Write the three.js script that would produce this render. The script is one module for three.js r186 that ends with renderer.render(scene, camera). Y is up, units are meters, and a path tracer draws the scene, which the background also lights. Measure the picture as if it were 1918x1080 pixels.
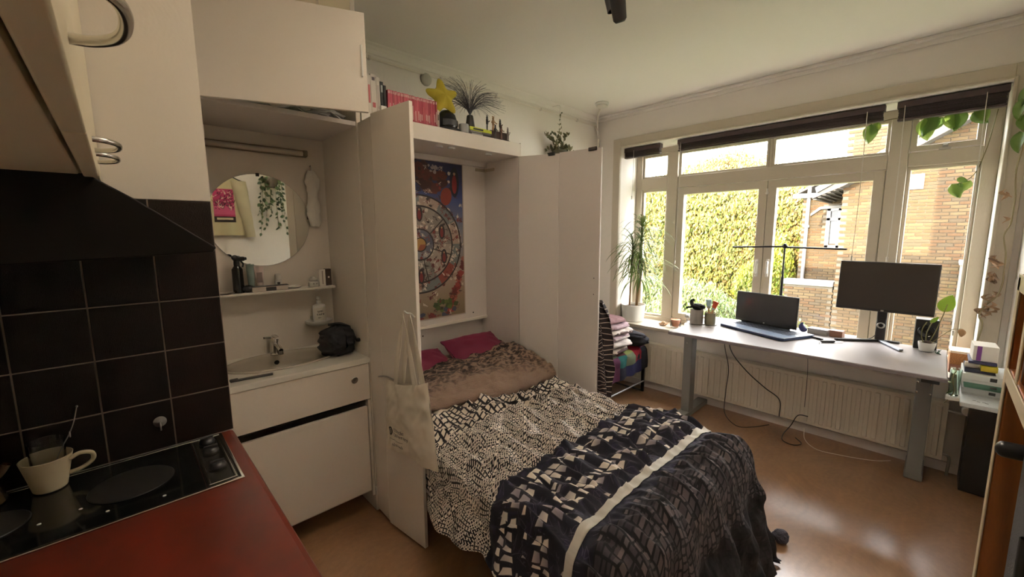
import * as THREE from 'three';
import { RoundedBoxGeometry } from 'three/addons/geometries/RoundedBoxGeometry.js';
import { mergeGeometries, mergeVertices, toCreasedNormals } from 'three/addons/utils/BufferGeometryUtils.js';
import { createNoise2D, createNoise3D } from 'simplex-noise';

// ------------------------------------------------------------------ camera, sky, sun, exposure
const scene = new THREE.Scene();
const camera = new THREE.PerspectiveCamera(70.04, 1918 / 1080, 0.05, 200);
camera.position.set(0, 1.6, 0);
camera.rotation.order = 'YXZ';
camera.rotation.set(THREE.MathUtils.degToRad(-7.595), THREE.MathUtils.degToRad(46.279), THREE.MathUtils.degToRad(-0.353));
const renderer = new THREE.WebGLRenderer({ antialias: true });
renderer.toneMapping = THREE.LinearToneMapping;
renderer.toneMappingExposure = 1.6;
renderer.shadowMap.enabled = true;
const SKY = 14.5, SUN = 13.0, FILL_LAMP = 9;
const sun = new THREE.DirectionalLight(new THREE.Color().setRGB(1.0, 0.86, 0.62), SUN);
sun.target.position.set(-1, 0, -10); sun.position.set(-1 + 2.8, 8.7, -10 + 30);
sun.castShadow = true; sun.shadow.mapSize.set(2048, 2048);
Object.assign(sun.shadow.camera, { left: -18, right: 18, top: 18, bottom: -18, near: 1, far: 60 });
scene.add(sun, sun.target);
{ // a bright, thinly clouded sky
  const n3 = createNoise3D(rng(7)), W = 256, H = 128, d = new Float32Array(W * H * 4);
  for (let j = 0; j < H; j++) for (let i = 0; i < W; i++) {
    const el = ((j + .5) / H - .5) * Math.PI, az = ((i + .5) / W - .5) * 2 * Math.PI, y = Math.sin(el), c = Math.cos(el), x = Math.cos(az) * c, z = Math.sin(az) * c;
    const f = n3(x * 2.2, y * 5, z * 2.2) * .6 + n3(x * 5, y * 11, z * 5) * .3, cl = THREE.MathUtils.smoothstep(f, -.45, .5), k = (j * W + i) * 4;
    d[k] = .88 + .14 * cl; d[k + 1] = .92 + .05 * cl; d[k + 2] = .97 - .08 * cl; d[k + 3] = 1;
  }
  const t = new THREE.DataTexture(d, W, H, THREE.RGBAFormat, THREE.FloatType);
  t.mapping = THREE.EquirectangularReflectionMapping; t.magFilter = THREE.LinearFilter; t.needsUpdate = true;
  scene.background = t; scene.backgroundIntensity = SKY;
}

// ------------------------------------------------------------------ helpers
function rng(a) { return () => { a |= 0; a = a + 0x6D2B79F5 | 0; let t = Math.imul(a ^ a >>> 15, 1 | a); t = t + Math.imul(t ^ t >>> 7, 61 | t) ^ t; return ((t ^ t >>> 14) >>> 0) / 4294967296; }; }
const rnd = rng(12345), R = (a, b) => a + (b - a) * rnd();
const n2 = createNoise2D(rng(3)), n2b = createNoise2D(rng(11));
const V = (x, y, z) => new THREE.Vector3(x, y, z), PI = Math.PI, deg = (a) => a * PI / 180;
const lerp = THREE.MathUtils.lerp, clamp = THREE.MathUtils.clamp, smooth = (x, a, b) => THREE.MathUtils.smoothstep(x, a, b);
const used = {};
function numbered(n) { const k = used[n] = (used[n] ?? -1) + 1; return k ? n + '_' + String(k).padStart(3, '0') : n; }
function tag(o, label, category, group) { o.userData.label = label; o.userData.category = category; if (group) o.userData.group = group; return o; }
function thing(name, label, category, p = [0, 0, 0], turn = 0, group) {
  const o = new THREE.Group(); o.name = numbered(name); o.position.set(...p); o.rotation.y = turn; scene.add(o); return tag(o, label, category, group);
}
function part(parent, name, geo, mat, label) { const m = new THREE.Mesh(geo, mat); m.name = name; if (label) m.userData.label = label; parent.add(m); return m; }
function solo(name, label, category, geo, mat, p = [0, 0, 0], turn = 0, group) { const m = new THREE.Mesh(geo, mat); m.name = numbered(name); m.position.set(...p); m.rotation.y = turn; scene.add(m); return tag(m, label, category, group); }
function struct(name, geo, mat) { const m = geo ? new THREE.Mesh(geo, mat) : new THREE.Group(); m.name = name; m.userData.kind = 'structure'; scene.add(m); return m; }
function dup(o, p, turn, label) { const c = o.clone(); c.name = numbered(o.name.replace(/_\d{3}$/, '')); c.position.set(...p); c.rotation.y = turn; if (label) c.userData.label = label; scene.add(c); return c; }
const box = (x0, x1, y0, y1, z0, z1) => new THREE.BoxGeometry(x1 - x0, y1 - y0, z1 - z0).translate((x0 + x1) / 2, (y0 + y1) / 2, (z0 + z1) / 2);
const rb = (x0, x1, y0, y1, z0, z1, r = .003, s = 2) => new RoundedBoxGeometry(x1 - x0, y1 - y0, z1 - z0, s, Math.min(r, (x1 - x0) / 2.01, (y1 - y0) / 2.01, (z1 - z0) / 2.01)).translate((x0 + x1) / 2, (y0 + y1) / 2, (z0 + z1) / 2);
const cyl = (r0, r1, h, x = 0, y = 0, z = 0, n = 24) => new THREE.CylinderGeometry(r1, r0, h, n).translate(x, y + h / 2, z);
const lathe = (pts, n = 32) => new THREE.LatheGeometry(pts.map(([r, y]) => new THREE.Vector2(r, y)), n);
const tube = (pts, r, n = 24, m = 8) => new THREE.TubeGeometry(new THREE.CatmullRomCurve3(pts.map((p) => V(...p))), n, r, m);
const ball = (r, x = 0, y = 0, z = 0, sx = 1, sy = 1, sz = 1, n = 16) => new THREE.SphereGeometry(r, n, Math.ceil(n * .7)).scale(sx, sy, sz).translate(x, y, z);
function join(list) { return mergeGeometries(list.map((g) => { const q = g.index ? g.toNonIndexed() : g; for (const k of Object.keys(q.attributes)) if (!['position', 'normal', 'uv'].includes(k)) q.deleteAttribute(k); return q; })); }
function extr(pts, depth, bevel = 0, holes = []) { // outline in x,y; depth along +z
  const s = new THREE.Shape(pts.map(([x, y]) => new THREE.Vector2(x, y)));
  for (const h of holes) s.holes.push(new THREE.Path(h.map(([x, y]) => new THREE.Vector2(x, y))));
  return new THREE.ExtrudeGeometry(s, { depth: depth - 2 * bevel, bevelEnabled: bevel > 0, bevelSize: bevel, bevelThickness: bevel, bevelSegments: 2, curveSegments: 24 }).translate(0, 0, bevel);
}
function uvBox(geo, k = 1) { // uv in metres over the dominant axis
  const g = geo.index ? geo.toNonIndexed() : geo, p = g.attributes.position, n = g.attributes.normal, uv = new Float32Array(p.count * 2);
  for (let i = 0; i < p.count; i += 3) {
    let ax = 0, ay = 0, az = 0; for (let j = 0; j < 3; j++) { ax += Math.abs(n.getX(i + j)); ay += Math.abs(n.getY(i + j)); az += Math.abs(n.getZ(i + j)); }
    for (let j = 0; j < 3; j++) { const q = i + j; let u, v; if (ax >= ay && ax >= az) { u = p.getZ(q); v = p.getY(q); } else if (ay >= az) { u = p.getX(q); v = p.getZ(q); } else { u = p.getX(q); v = p.getY(q); } uv[q * 2] = u * k; uv[q * 2 + 1] = v * k; }
  }
  g.setAttribute('uv', new THREE.BufferAttribute(uv, 2)); return g;
}
function sheet(nu, nv, f, closeU = false) { // grid surface from f(u,v) -> [x,y,z]
  const P = [], U = [], I = [];
  for (let j = 0; j <= nv; j++) for (let i = 0; i <= nu; i++) { const p = f(i / nu, j / nv); P.push(p[0], p[1], p[2]); U.push(p[3] ?? i / nu, p[4] ?? j / nv); }
  for (let j = 0; j < nv; j++) for (let i = 0; i < nu; i++) { const a = j * (nu + 1) + i, b = a + 1, c = a + nu + 1, d = c + 1; I.push(a, b, d, a, d, c); }
  const g = new THREE.BufferGeometry(); g.setAttribute('position', new THREE.Float32BufferAttribute(P, 3)); g.setAttribute('uv', new THREE.Float32BufferAttribute(U, 2)); g.setIndex(I); g.computeVertexNormals(); return g;
}
function thick(g, t) { // gives a sheet thickness t, along its normals
  const p = g.attributes.position, n = g.attributes.normal, N = p.count, P = new Float32Array(N * 6), U = new Float32Array(N * 4), idx = Array.from(g.index.array), I = [...idx];
  for (let i = 0; i < N; i++) for (let k = 0; k < 2; k++) { const o = (k * N + i); P[o * 3] = p.getX(i) - k * t * n.getX(i); P[o * 3 + 1] = p.getY(i) - k * t * n.getY(i); P[o * 3 + 2] = p.getZ(i) - k * t * n.getZ(i); U[o * 2] = g.attributes.uv.getX(i); U[o * 2 + 1] = g.attributes.uv.getY(i); }
  for (let i = 0; i < idx.length; i += 3) I.push(idx[i] + N, idx[i + 2] + N, idx[i + 1] + N);
  const E = new Map(); for (let i = 0; i < idx.length; i += 3) for (let k = 0; k < 3; k++) { const a = idx[i + k], b = idx[i + (k + 1) % 3], r = b + '_' + a; if (E.has(r)) E.delete(r); else E.set(a + '_' + b, [a, b]); }
  for (const [a, b] of E.values()) I.push(a, a + N, b, b, a + N, b + N);
  const q = new THREE.BufferGeometry(); q.setAttribute('position', new THREE.BufferAttribute(P, 3)); q.setAttribute('uv', new THREE.BufferAttribute(U, 2)); q.setIndex(I); q.computeVertexNormals(); return q;
}
// ------------------------------------------------------------------ textures and materials
function canvas(w, h, draw, srgb = true) {
  const c = document.createElement('canvas'); c.width = w; c.height = h; draw(c.getContext('2d'), w, h);
  const t = new THREE.CanvasTexture(c); t.wrapS = t.wrapT = THREE.RepeatWrapping; if (srgb) t.colorSpace = THREE.SRGBColorSpace; return t;
}
function dataTex(w, h, f, srgb = false) { const d = new Uint8Array(w * h * 4); for (let j = 0; j < h; j++) for (let i = 0; i < w; i++) { const c = f(i / w, j / h); d.set([c[0], c[1], c[2], 255], (j * w + i) * 4); } const t = new THREE.DataTexture(d, w, h); t.wrapS = t.wrapT = THREE.RepeatWrapping; t.magFilter = THREE.LinearFilter; if (srgb) t.colorSpace = THREE.SRGBColorSpace; t.needsUpdate = true; return t; }
const per = createNoise3D(rng(21)), per2 = createNoise3D(rng(22));
function tn(u, v, k, s = 0) { const a = u * 2 * PI, b = v * 2 * PI, q = k / (2 * PI); return (per(Math.cos(a) * q + s, Math.sin(a) * q, Math.cos(b) * q + s) + per2(Math.cos(a) * q, Math.sin(a) * q + Math.sin(b) * q, s)) * .6; }
const g255 = (v) => { v = clamp(v, 0, 1) * 255; return [v, v, v]; };
const T = {
  plaster: dataTex(256, 256, (u, v) => g255(.5 + .25 * tn(u, v, 9) + .2 * tn(u, v, 26, 3) + .12 * (rnd() - .5))),
  weave: dataTex(64, 64, (u, v) => { const a = Math.sin(u * 2 * PI * 8), b = Math.sin(v * 2 * PI * 8); return g255(.5 + .25 * (Math.floor(u * 16 + Math.floor(v * 16)) % 2 ? a : b) + .15 * (rnd() - .5)); }),
  fuzz: dataTex(256, 256, (u, v) => g255(.5 + .25 * tn(u, v, 30) + .3 * (rnd() - .5))),
  crumple: dataTex(256, 256, (u, v) => g255(.5 + .35 * (1 - 2 * Math.abs(tn(u, v, 5))) - .2 + .2 * tn(u, v, 12, 5))),
  floor: dataTex(512, 512, (u, v) => { const a = tn(u, v, 6), b = tn(u, v, 30, 2), c = rnd() - .5; const k = 1 + .05 * a + .05 * b + .08 * c; return [156 * k, 119 * k, 88 * k]; }, true),
  wood: dataTex(256, 256, (u, v) => { const g = Math.sin((u * 9 + 1.6 * tn(u, v * .999, 2)) * 2 * PI) * .5 + .5, k = .86 + .14 * g + .08 * tn(u, v, 20) + .05 * (rnd() - .5); return [206 * k, 160 * k, 108 * k]; }, true),
};
const rep = (t, x, y = x) => { const c = t.clone(); c.repeat.set(x, y); c.needsUpdate = true; return c; };
function mat(r, g, b, rough = .6, o = {}) { const { metal, bump, bs, brep, ...rest } = o; const M = o.transmission !== undefined || o.clearcoat !== undefined || o.sheen ? THREE.MeshPhysicalMaterial : THREE.MeshStandardMaterial; const m = new M({ color: new THREE.Color().setRGB(r, g, b), roughness: rough, metalness: metal ?? 0, ...rest }); if (bump) { m.bumpMap = brep ? rep(bump, brep) : bump; m.bumpScale = bs ?? .001; } return m; }
const M = {
  wall: mat(.81, .755, .69, .85, { bump: T.plaster, bs: .0012, brep: 1.6 }),
  ceil: mat(.85, .80, .74, .9, { bump: T.plaster, bs: .001, brep: 1.2 }),
  panel: mat(.79, .72, .63, .45, { bump: T.plaster, bs: .0004, brep: 3 }),
  panelShade: mat(.68, .615, .565, .5, { bump: T.plaster, bs: .0004, brep: 3 }),  // darker copy of panel: shade put into the colour of away-facing and recessed parts
  edge: mat(.60, .52, .40, .6),
  frame: mat(.56, .49, .385, .35, { bump: T.plaster, bs: .0006, brep: 4 }),
  cream: mat(.76, .67, .48, .4),
  floor: new THREE.MeshPhysicalMaterial({ map: T.floor, roughness: .34, bumpMap: T.plaster, bumpScale: .0005, clearcoat: .8, clearcoatRoughness: .2 }),
  tile: mat(.007, .004, .003, .3, { specularIntensity: .45, clearcoat: 0, bump: T.plaster, bs: .0006, brep: 6 }),
  tileB: mat(.010, .005, .0035, .32, { specularIntensity: .45, clearcoat: 0, bump: T.plaster, bs: .0006, brep: 5 }),
  grout: mat(.34, .27, .21, .9),
  red: new THREE.MeshStandardMaterial({ roughness: .42, map: rep(dataTex(256, 256, (u, v) => { const k = .97 + .10 * tn(u, v, 4) + .05 * tn(u, v, 18, 4), b = clamp(.5 + .5 * tn(u, v, 5, 7), 0, 1); return [lerp(80, 112, b) * k, lerp(32, 36, b) * k, lerp(17, 21, b) * k]; }, true), 1.4) }),
  chrome: mat(.62, .6, .56, .22, { metal: 1 }), steel: mat(.45, .43, .4, .35, { metal: 1 }), alu: mat(.55, .56, .6, .4, { metal: 1 }),
  black: mat(.012, .011, .011, .4), blackGloss: mat(.006, .006, .006, .08), blackMatt: mat(.02, .018, .018, .8), dark: mat(.03, .026, .024, .6),
  white: mat(.75, .71, .63, .4), whitePl: mat(.72, .70, .65, .3), grey: mat(.32, .31, .30, .5), deskTop: mat(.22, .19, .18, .42, { clearcoat: 0, specularIntensity: .6 }), deskLeg: mat(.20, .20, .19, .4),
  glass: new THREE.MeshPhysicalMaterial({ color: 0xffffff, transmission: 1, thickness: 0, roughness: 0, ior: 1.45 }),
  clear: new THREE.MeshPhysicalMaterial({ color: 0xffffff, transmission: 1, thickness: .003, roughness: .02, ior: 1.48 }),
  wood: mat(1, 1, 1, .5, { map: T.wood }), ply: mat(.62, .36, .15, .5, { map: T.wood }), plyDark: mat(.42, .2, .07, .55, { map: T.wood }),
  leaf: mat(.10, .2, .03, .5, { transmission: .35, thickness: 0, side: THREE.DoubleSide }), dryLeaf: mat(.34, .2, .1, .8, { side: THREE.DoubleSide }), stem: mat(.16, .14, .05, .7), trunk: mat(.22, .13, .06, .8),
  soil: mat(.05, .03, .02, .95), paper: mat(.7, .68, .62, .8),
};
// ------------------------------------------------------------------ the room
const WX = -2.70, EX = 0.315, NZ = -3.88, SZ = 0.42, CH = 2.82, FZ = -4.2;   // wall faces, ceiling, window frame face
struct('floor', uvBox(box(WX - .2, EX + .2, -.12, 0, NZ - .2, SZ + .2)), M.floor);
struct('ceiling', uvBox(box(WX - .2, EX + .2, CH, CH + .25, NZ - .5, SZ + .2)), M.ceil);
struct('wall_west', uvBox(box(WX - .2, WX, 0, CH, NZ - .5, SZ + .2)), M.wall);
struct('wall_east', uvBox(box(EX, EX + .2, 0, CH, NZ - .5, SZ + .2)), M.wall);
struct('wall_south', uvBox(box(WX, EX, 0, CH, SZ, SZ + .2)), M.wall);
const OX0 = -2.40, OX1 = .2, OY0 = .62, OY1 = 2.475;                       // the window opening
struct('wall_north', uvBox(join([box(WX, OX0, 0, CH, NZ - .5, NZ), box(OX1, EX, 0, CH, NZ - .5, NZ), box(OX0, OX1, 0, OY0, NZ - .5, NZ), box(OX0, OX1, OY1, CH, NZ - .5, NZ)])), M.wall);
struct('wall_partition', uvBox(box(WX, -1.738, 0, CH, -.246, SZ)), M.wall);
struct('wall_partition_cladding', uvBox(box(-1.738, -1.730, 1.7145, CH, -.246, SZ)), M.panel);
{ // cornices: a cove along the west wall with a cable duct under it, one along the window wall
  const cove = (len) => extr([[0, 0], [.055, 0], [.05, -.006], [.03, -.012], [.012, -.028], [.006, -.05], [0, -.055]], len);
  const g1 = cove(2.9).translate(0, 0, -3.88); g1.translate(WX, CH, 0); struct('trim_1', g1, M.ceil);
  const g2 = cove(EX - WX).rotateY(-PI / 2).scale(1, 1, -1); g2.scale(-1, 1, 1); g2.computeVertexNormals();
  struct('trim_2', join([rb(WX, EX, CH - .022, CH, NZ, NZ + .05, .008), rb(WX, EX, CH - .05, CH - .018, NZ, NZ + .016, .006)]), M.ceil);
  const duct = thing('cable_duct', 'white cable pipe clipped under the ceiling and bent down into the far corner', 'pipe');
  part(duct, 'pipe', tube([[WX + .014, CH - .085, -.97], [WX + .014, CH - .085, -2.5], [WX + .014, CH - .088, -3.80]], .008, 30), M.panel);
  part(duct, 'pipe', join([tube([[WX + .02, CH - .09, -3.80], [WX + .03, CH - .14, -3.835], [WX + .03, CH - .2, -3.85]], .011, 12), cyl(.011, .011, 2.5, WX + .03, .1, -3.85, 12)]), M.panel);
  part(duct, 'pipe', tube([[WX + .03, CH - .13, -3.84], [WX + .12, CH - .05, -3.70], [WX + .24, CH - .012, -3.56]], .010, 12), M.panel);
  for (const z of [-1.3, -1.85, -2.4, -2.95, -3.5]) part(duct, 'clip', rb(WX, WX + .026, CH - .097, CH - .073, z - .008, z + .008, .004), M.panelShade);
}
{ // window casing, sill, baseboards
  const c = .085, d = .022;
  struct('trim_3', join([rb(OX0 - c, OX0, .60, OY1 + c, NZ, NZ + d, .004), rb(OX1, Math.min(OX1 + c, EX), .60, OY1 + c, NZ, NZ + d, .004), rb(OX0, OX1, OY1, OY1 + c, NZ, NZ + d, .004)]), M.frame);
  struct('trim_4', join([rb(OX0 - .014, OX0 + .004, .62, OY1 + .01, NZ + .004, NZ + .034, .006), rb(OX1 - .004, OX1 + .014, .62, OY1 + .01, NZ + .004, NZ + .034, .006), rb(OX0, OX1, OY1 - .004, OY1 + .014, NZ + .004, NZ + .034, .006)]), M.frame);
  struct('window_sill', rb(OX0 - .16, EX, .622, .655, FZ - .05, NZ + .045, .008), M.frame);
  struct('baseboard_north', rb(WX, EX, 0, .07, NZ, NZ + .014, .004), M.panelShade);
}
// ------------------------------------------------------------------ the window
{
  const w = struct('window_1'), F = (n, ...a) => part(w, n, rb(...a, .006), M.frame), z0 = FZ - .075, z1 = FZ;
  F('frame', OX0, -2.335, .645, OY1, z0, z1); F('frame', .125, OX1, .645, OY1, z0, z1);
  F('frame', -2.335, .125, 2.415, OY1, z0, z1); F('frame', -2.335, .125, .645, .69, z0, z1 + .005);
  F('mullion', -2.045, -1.935, .69, 2.415, z0 + .005, z1 + .012); F('mullion', -.345, -.235, .69, 2.415, z0 + .005, z1 + .012);
  F('transom', -2.335, -2.045, 2.055, 2.175, z0 + .004, z1 + .006); F('transom', -1.935, -.345, 2.055, 2.165, z0 + .004, z1 + .008); F('transom', -.235, .125, 2.06, 2.16, z0 + .004, z1 + .006);
  F('muntin', -1.132, -1.108, 2.165, 2.415, z0 + .02, z1 - .02);
  const ring = (x0, x1, y0, y1, b, za, zb) => join([rb(x0, x0 + b, y0, y1, za, zb, .005), rb(x1 - b, x1, y0, y1, za, zb, .005), rb(x0 + b - .004, x1 - b + .004, y0, y0 + b, za, zb, .005), rb(x0 + b - .004, x1 - b + .004, y1 - b, y1, za, zb, .005)]);
  const pane = (p, x0, x1, y0, y1, z = FZ - .045) => part(p, 'pane', box(x0, x1, y0, y1, z - .002, z + .002), M.glass);
  // fixed lights: glazing beads and panes
  for (const [x0, x1, y0, y1] of [[-2.335, -2.045, .69, 2.055], [-2.335, -2.045, 2.175, 2.415], [-1.935, -1.132, 2.165, 2.415], [-1.108, -.345, 2.165, 2.415], [-.235, .125, .69, 2.06]]) {
    part(w, 'glazing_bead', ring(x0, x1, y0, y1, .022, FZ - .06, FZ - .02), M.frame); pane(w, x0 + .015, x1 - .015, y0 + .015, y1 - .015);
  }
  // two side-hung sashes that meet in the middle
  for (const [x0, x1, hx] of [[-1.932, -1.122, -1.16], [-1.118, -.348, -1.075]]) {
    const s = part(w, 'sash', ring(x0, x1, .695, 2.05, .068, FZ - .065, FZ + .004), M.frame);
    part(s, 'pane', box(x0 + .055, x1 - .055, .75, 1.995, FZ - .042, FZ - .038), M.glass);
    part(s, 'handle', join([rb(hx - .011, hx + .011, 1.20, 1.36, FZ + .004, FZ + .014, .004), rb(hx - .009, hx + .009, 1.23, 1.345, FZ + .03, FZ + .045, .007), rb(hx - .008, hx + .008, 1.315, 1.34, FZ + .01, FZ + .036, .005)]), M.whitePl);
  }
  part(w, 'hinge', join([cyl(.008, .008, .05, -1.12, 1.93, FZ + .008, 12), rb(-1.135, -1.105, 1.935, 1.945, FZ, FZ + .012, .002)]), M.whitePl);
  // the top-hung vent light at the right
  const v = part(w, 'vent_sash', ring(-.232, .122, 2.165, 2.413, .036, FZ - .06, FZ + .012), M.frame);
  part(v, 'pane', box(-.205, .095, 2.195, 2.385, FZ - .032, FZ - .028), M.glass);
  part(v, 'latch', join([rb(-.085, -.025, 2.158, 2.172, FZ + .01, FZ + .02, .003), rb(-.07, -.04, 2.172, 2.20, FZ + .012, FZ + .022, .004), rb(-.065, -.045, 2.18, 2.19, FZ + .02, FZ + .04, .004)]), M.steel);
}
// ------------------------------------------------------------------ wooden blinds pulled up under the head of the window
{
  const wood = mat(.055, .034, .036, .5), cord = mat(.62, .58, .52, .7);
  const blind = (label, x0, x1, n, tilt, cords) => {
    const b = thing('venetian_blind', label, 'blind', [0, 0, 0], 0, 'dark wooden blinds above the window'), y1 = OY1 - .006, z = -3.965;
    part(b, 'headrail', rb(x0, x1, y1 - .042, y1, z - .025, z + .03, .003), wood);
    for (let k = 0; k < n; k++) { const g = rb(x0 + .006 + R(0, .006), x1 - .006 - R(0, .006), -.0016, .0016, -.024, .024, .001).rotateX(R(-.05, .05)).rotateZ(tilt * k / n).translate(0, y1 - .047 - k * .0062, z); part(b, 'slat', g, wood); }
    part(b, 'bottom_rail', rb(x0 + .006, x1 - .006, y1 - .062 - n * .0062, y1 - .048 - n * .0062, z - .024, z + .024, .003).rotateZ(0), wood);
    for (const [cx, y0] of cords) part(b, 'cord', join([tube([[cx, y1 - .03, z + .034], [cx + .004, (y1 + y0) / 2, z + .036], [cx - .004, y0, z + .036]], .0022, 16, 5), cyl(.004, .007, .035, cx - .004, y0 - .035, z + .036, 8)]), cord);
    return b;
  };
  blind('short dark wooden blind rolled up over the narrow left window light', -2.415, -2.005, 6, 0, [[-2.29, 1.98]]);
  blind('long dark wooden blind rolled up over the middle window lights', -1.835, -.365, 7, 0, [[-1.80, 1.33], [-.46, 1.42]]);
  blind('dark wooden blind with loosely stacked slats over the vent light at the right', -.305, .192, 10, .0, [[-.265, 1.42], [.10, .95]]);
}
// ------------------------------------------------------------------ outside: ground, the neighbouring house, trees
const GY = -1.0;
struct('ground', uvBox(box(-30, 14, GY - .2, GY, -45, NZ - .5), .3), mat(.07, .10, .03, .95, { bump: T.fuzz, bs: .02 }));
struct('unseen_house_wing', box(EX + .2, 4, GY, 6.2, -4.38, -3.6), mat(.28, .15, .09, .9));   // out of view, shaped so its shadow covers the right of the brick house
{
  const brickM = [[.072, .043, .016], [.062, .036, .013], [.084, .054, .021], [.068, .034, .011], [.056, .037, .017]].map((c) => new THREE.MeshStandardMaterial({ color: new THREE.Color().setRGB(...c), roughness: .9, bumpMap: rep(T.fuzz, 1), bumpScale: .003 }));
  const joint = mat(.105, .086, .06, .95), white = mat(.2, .19, .185, .6), roofM = mat(.06, .05, .045, .8), pale = mat(.15, .138, .122, .8);
  const bw = .21, bh = .0625, geo = rb(-.0995, .0995, -.0255, .0255, -.012, .012, .004, 1);
  // courses of bricks over a rectangle of wall: nearest to the window as single bricks, the rest as one mass
  function bricks(parent, x0, x1, y0, y1, z, holes, single) {
    const spots = [];
    for (let r = 0, y = y0 + bh / 2; y < y1; r++, y += bh) for (let x = x0 + (r % 2 ? 0 : bw / 2); x <= x1; x += bw) {
      if (holes.some(([a, b, c, d]) => x > a - .08 && x < b + .08 && y > c - .02 && y < d + .02)) continue;
      spots.push([x, y]);
    }
    const [sx, sy] = single.at; spots.sort((p, q) => Math.hypot(p[0] - sx, (p[1] - sy) * .8) - Math.hypot(q[0] - sx, (q[1] - sy) * .8));
    spots.slice(0, single.n).forEach(([x, y]) => { const m = part(parent, 'brick', geo, brickM[Math.floor(rnd() * 5)]); m.position.set(x + R(-.002, .002), y, z + R(0, .004)); });
    const rest = spots.slice(single.n), im = new THREE.InstancedMesh(geo, mat(1, 1, 1, .9), rest.length), c = new THREE.Color(), m4 = new THREE.Matrix4();
    rest.forEach(([x, y], i) => { m4.makeTranslation(x, y, z + R(0, .004)); im.setMatrixAt(i, m4); im.setColorAt(i, c.copy(brickM[Math.floor(rnd() * 5)].color)); });
    im.name = 'brick_mass'; im.userData.kind = 'stuff'; parent.add(im);
  }
  // the projecting brick wing, seen through the right-hand panes
  const h = thing('brick_house', 'warm tan brick house wing with a dark overhanging roof, seen through the right-hand panes', 'building', [0, 0, 0]);
  const wallB = part(h, 'wall', box(-1.54, 2.6, GY, 4.6, -13.4, -11.005), joint);
  bricks(wallB, -1.45, 1.6, GY, 3.6, -11, [], { at: [-.35, 1.6], n: 170 });
  part(h, 'corner_pipe', tube([[-1.02, 2.9, -10.94], [-1.02, 1, -10.94], [-1.02, GY, -10.94]], .012, 8, 8), pale);
  { // gable roof: slanted eave board, soffit slats, gutter
    const roof = part(h, 'roof', extr([[-2.0, 2.28], [-1.95, 2.36], [3.0, 5.4], [3.0, 5.2], [-1.5, 2.5]], 3.0).translate(0, 0, -13.6), roofM);
    part(roof, 'gutter', extr([[-1.92, 2.40], [-1.95, 2.50], [3.0, 5.56], [3.0, 5.42]], .16).translate(0, 0, -10.72), white);
    for (let k = 0; k < 6; k++) part(roof, 'soffit_board', rb(-1.98 + k * .075, -1.92 + k * .075, 2.26 + k * .04, 2.28 + k * .04, -12.4, -10.62, .004), roofM);
  }
  part(h, 'wall_plaque', rb(-.63, -.36, 2.38, 2.66, -11, -10.96, .006), white);
  // the recessed part with a window, white pipe and gutter
  const a = thing('recessed_house', 'recessed brick house front with narrow white window and white downpipe', 'building');
  const wallA = part(a, 'wall', box(-2.52, -1.56, GY, 2.5, -14.5, -12.505), joint);
  bricks(wallA, -2.42, -1.6, GY, 2.42, -12.5, [[-2.02, -1.4, 1.36, 2.2]], { at: [-2.1, 1.7], n: 90 });
  part(a, 'gutter', rb(-2.72, -1.9, 2.42, 2.53, -12.5, -12.34, .01), white);
  part(a, 'roof', extr([[-2.7, 2.5], [-2.62, 2.58], [-1.56, 3.3], [-1.56, 3.1]], 2).translate(0, 0, -14.4), roofM);
  part(a, 'downpipe', join([cyl(.04, .04, 3.8, -2.40, -1, -12.43, 12), rb(-2.46, -2.34, 1.7, 1.76, -12.5, -12.38, .01)]), white);
  part(a, 'flashing', extr([[-2.34, 1.98], [-2.34, 2.04], [-2.16, 2.20], [-1.7, 2.22], [-1.7, 2.16], [-2.14, 2.14]], .08).translate(0, 0, -12.5), pale);
  const win = part(a, 'window', join([rb(-2.02, -1.94, 1.2, 2.15, -12.52, -12.44, .006), rb(-1.8, -1.72, 1.2, 2.15, -12.52, -12.44, .006), rb(-2.02, -1.72, 2.09, 2.16, -12.52, -12.44, .006), rb(-2.02, -1.72, 1.86, 1.93, -12.52, -12.44, .006), rb(-2.02, -1.72, 1.2, 1.28, -12.52, -12.44, .006)]), white);
  part(win, 'pane', box(-1.95, -1.79, 1.25, 2.1, -12.505, -12.495), mat(.03, .035, .04, .06));
  // low garden wall with pale coping
  const g = thing('garden_wall', 'low brick garden wall with a pale coping in front of the recessed house', 'wall');
  const gw = part(g, 'wall', box(-2.45, -1.57, GY, .42, -11.3, -11.02), joint);
  bricks(gw, -2.38, -1.64, GY, .40, -11.01, [], { at: [-2, .2], n: 40 });
  part(g, 'coping', rb(-2.5, -1.56, .42, .53, -11.36, -10.96, .02), white);
  const gb = thing('garden_block', 'pale rendered garden wall end standing before the brick house at the far right', 'wall');
  part(gb, 'block', rb(.235, .9, GY, 1.02, -10.9, -10.3, .01), pale); part(gb, 'coping', rb(.21, .95, 1.02, 1.09, -10.95, -10.25, .015), white);
}
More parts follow.
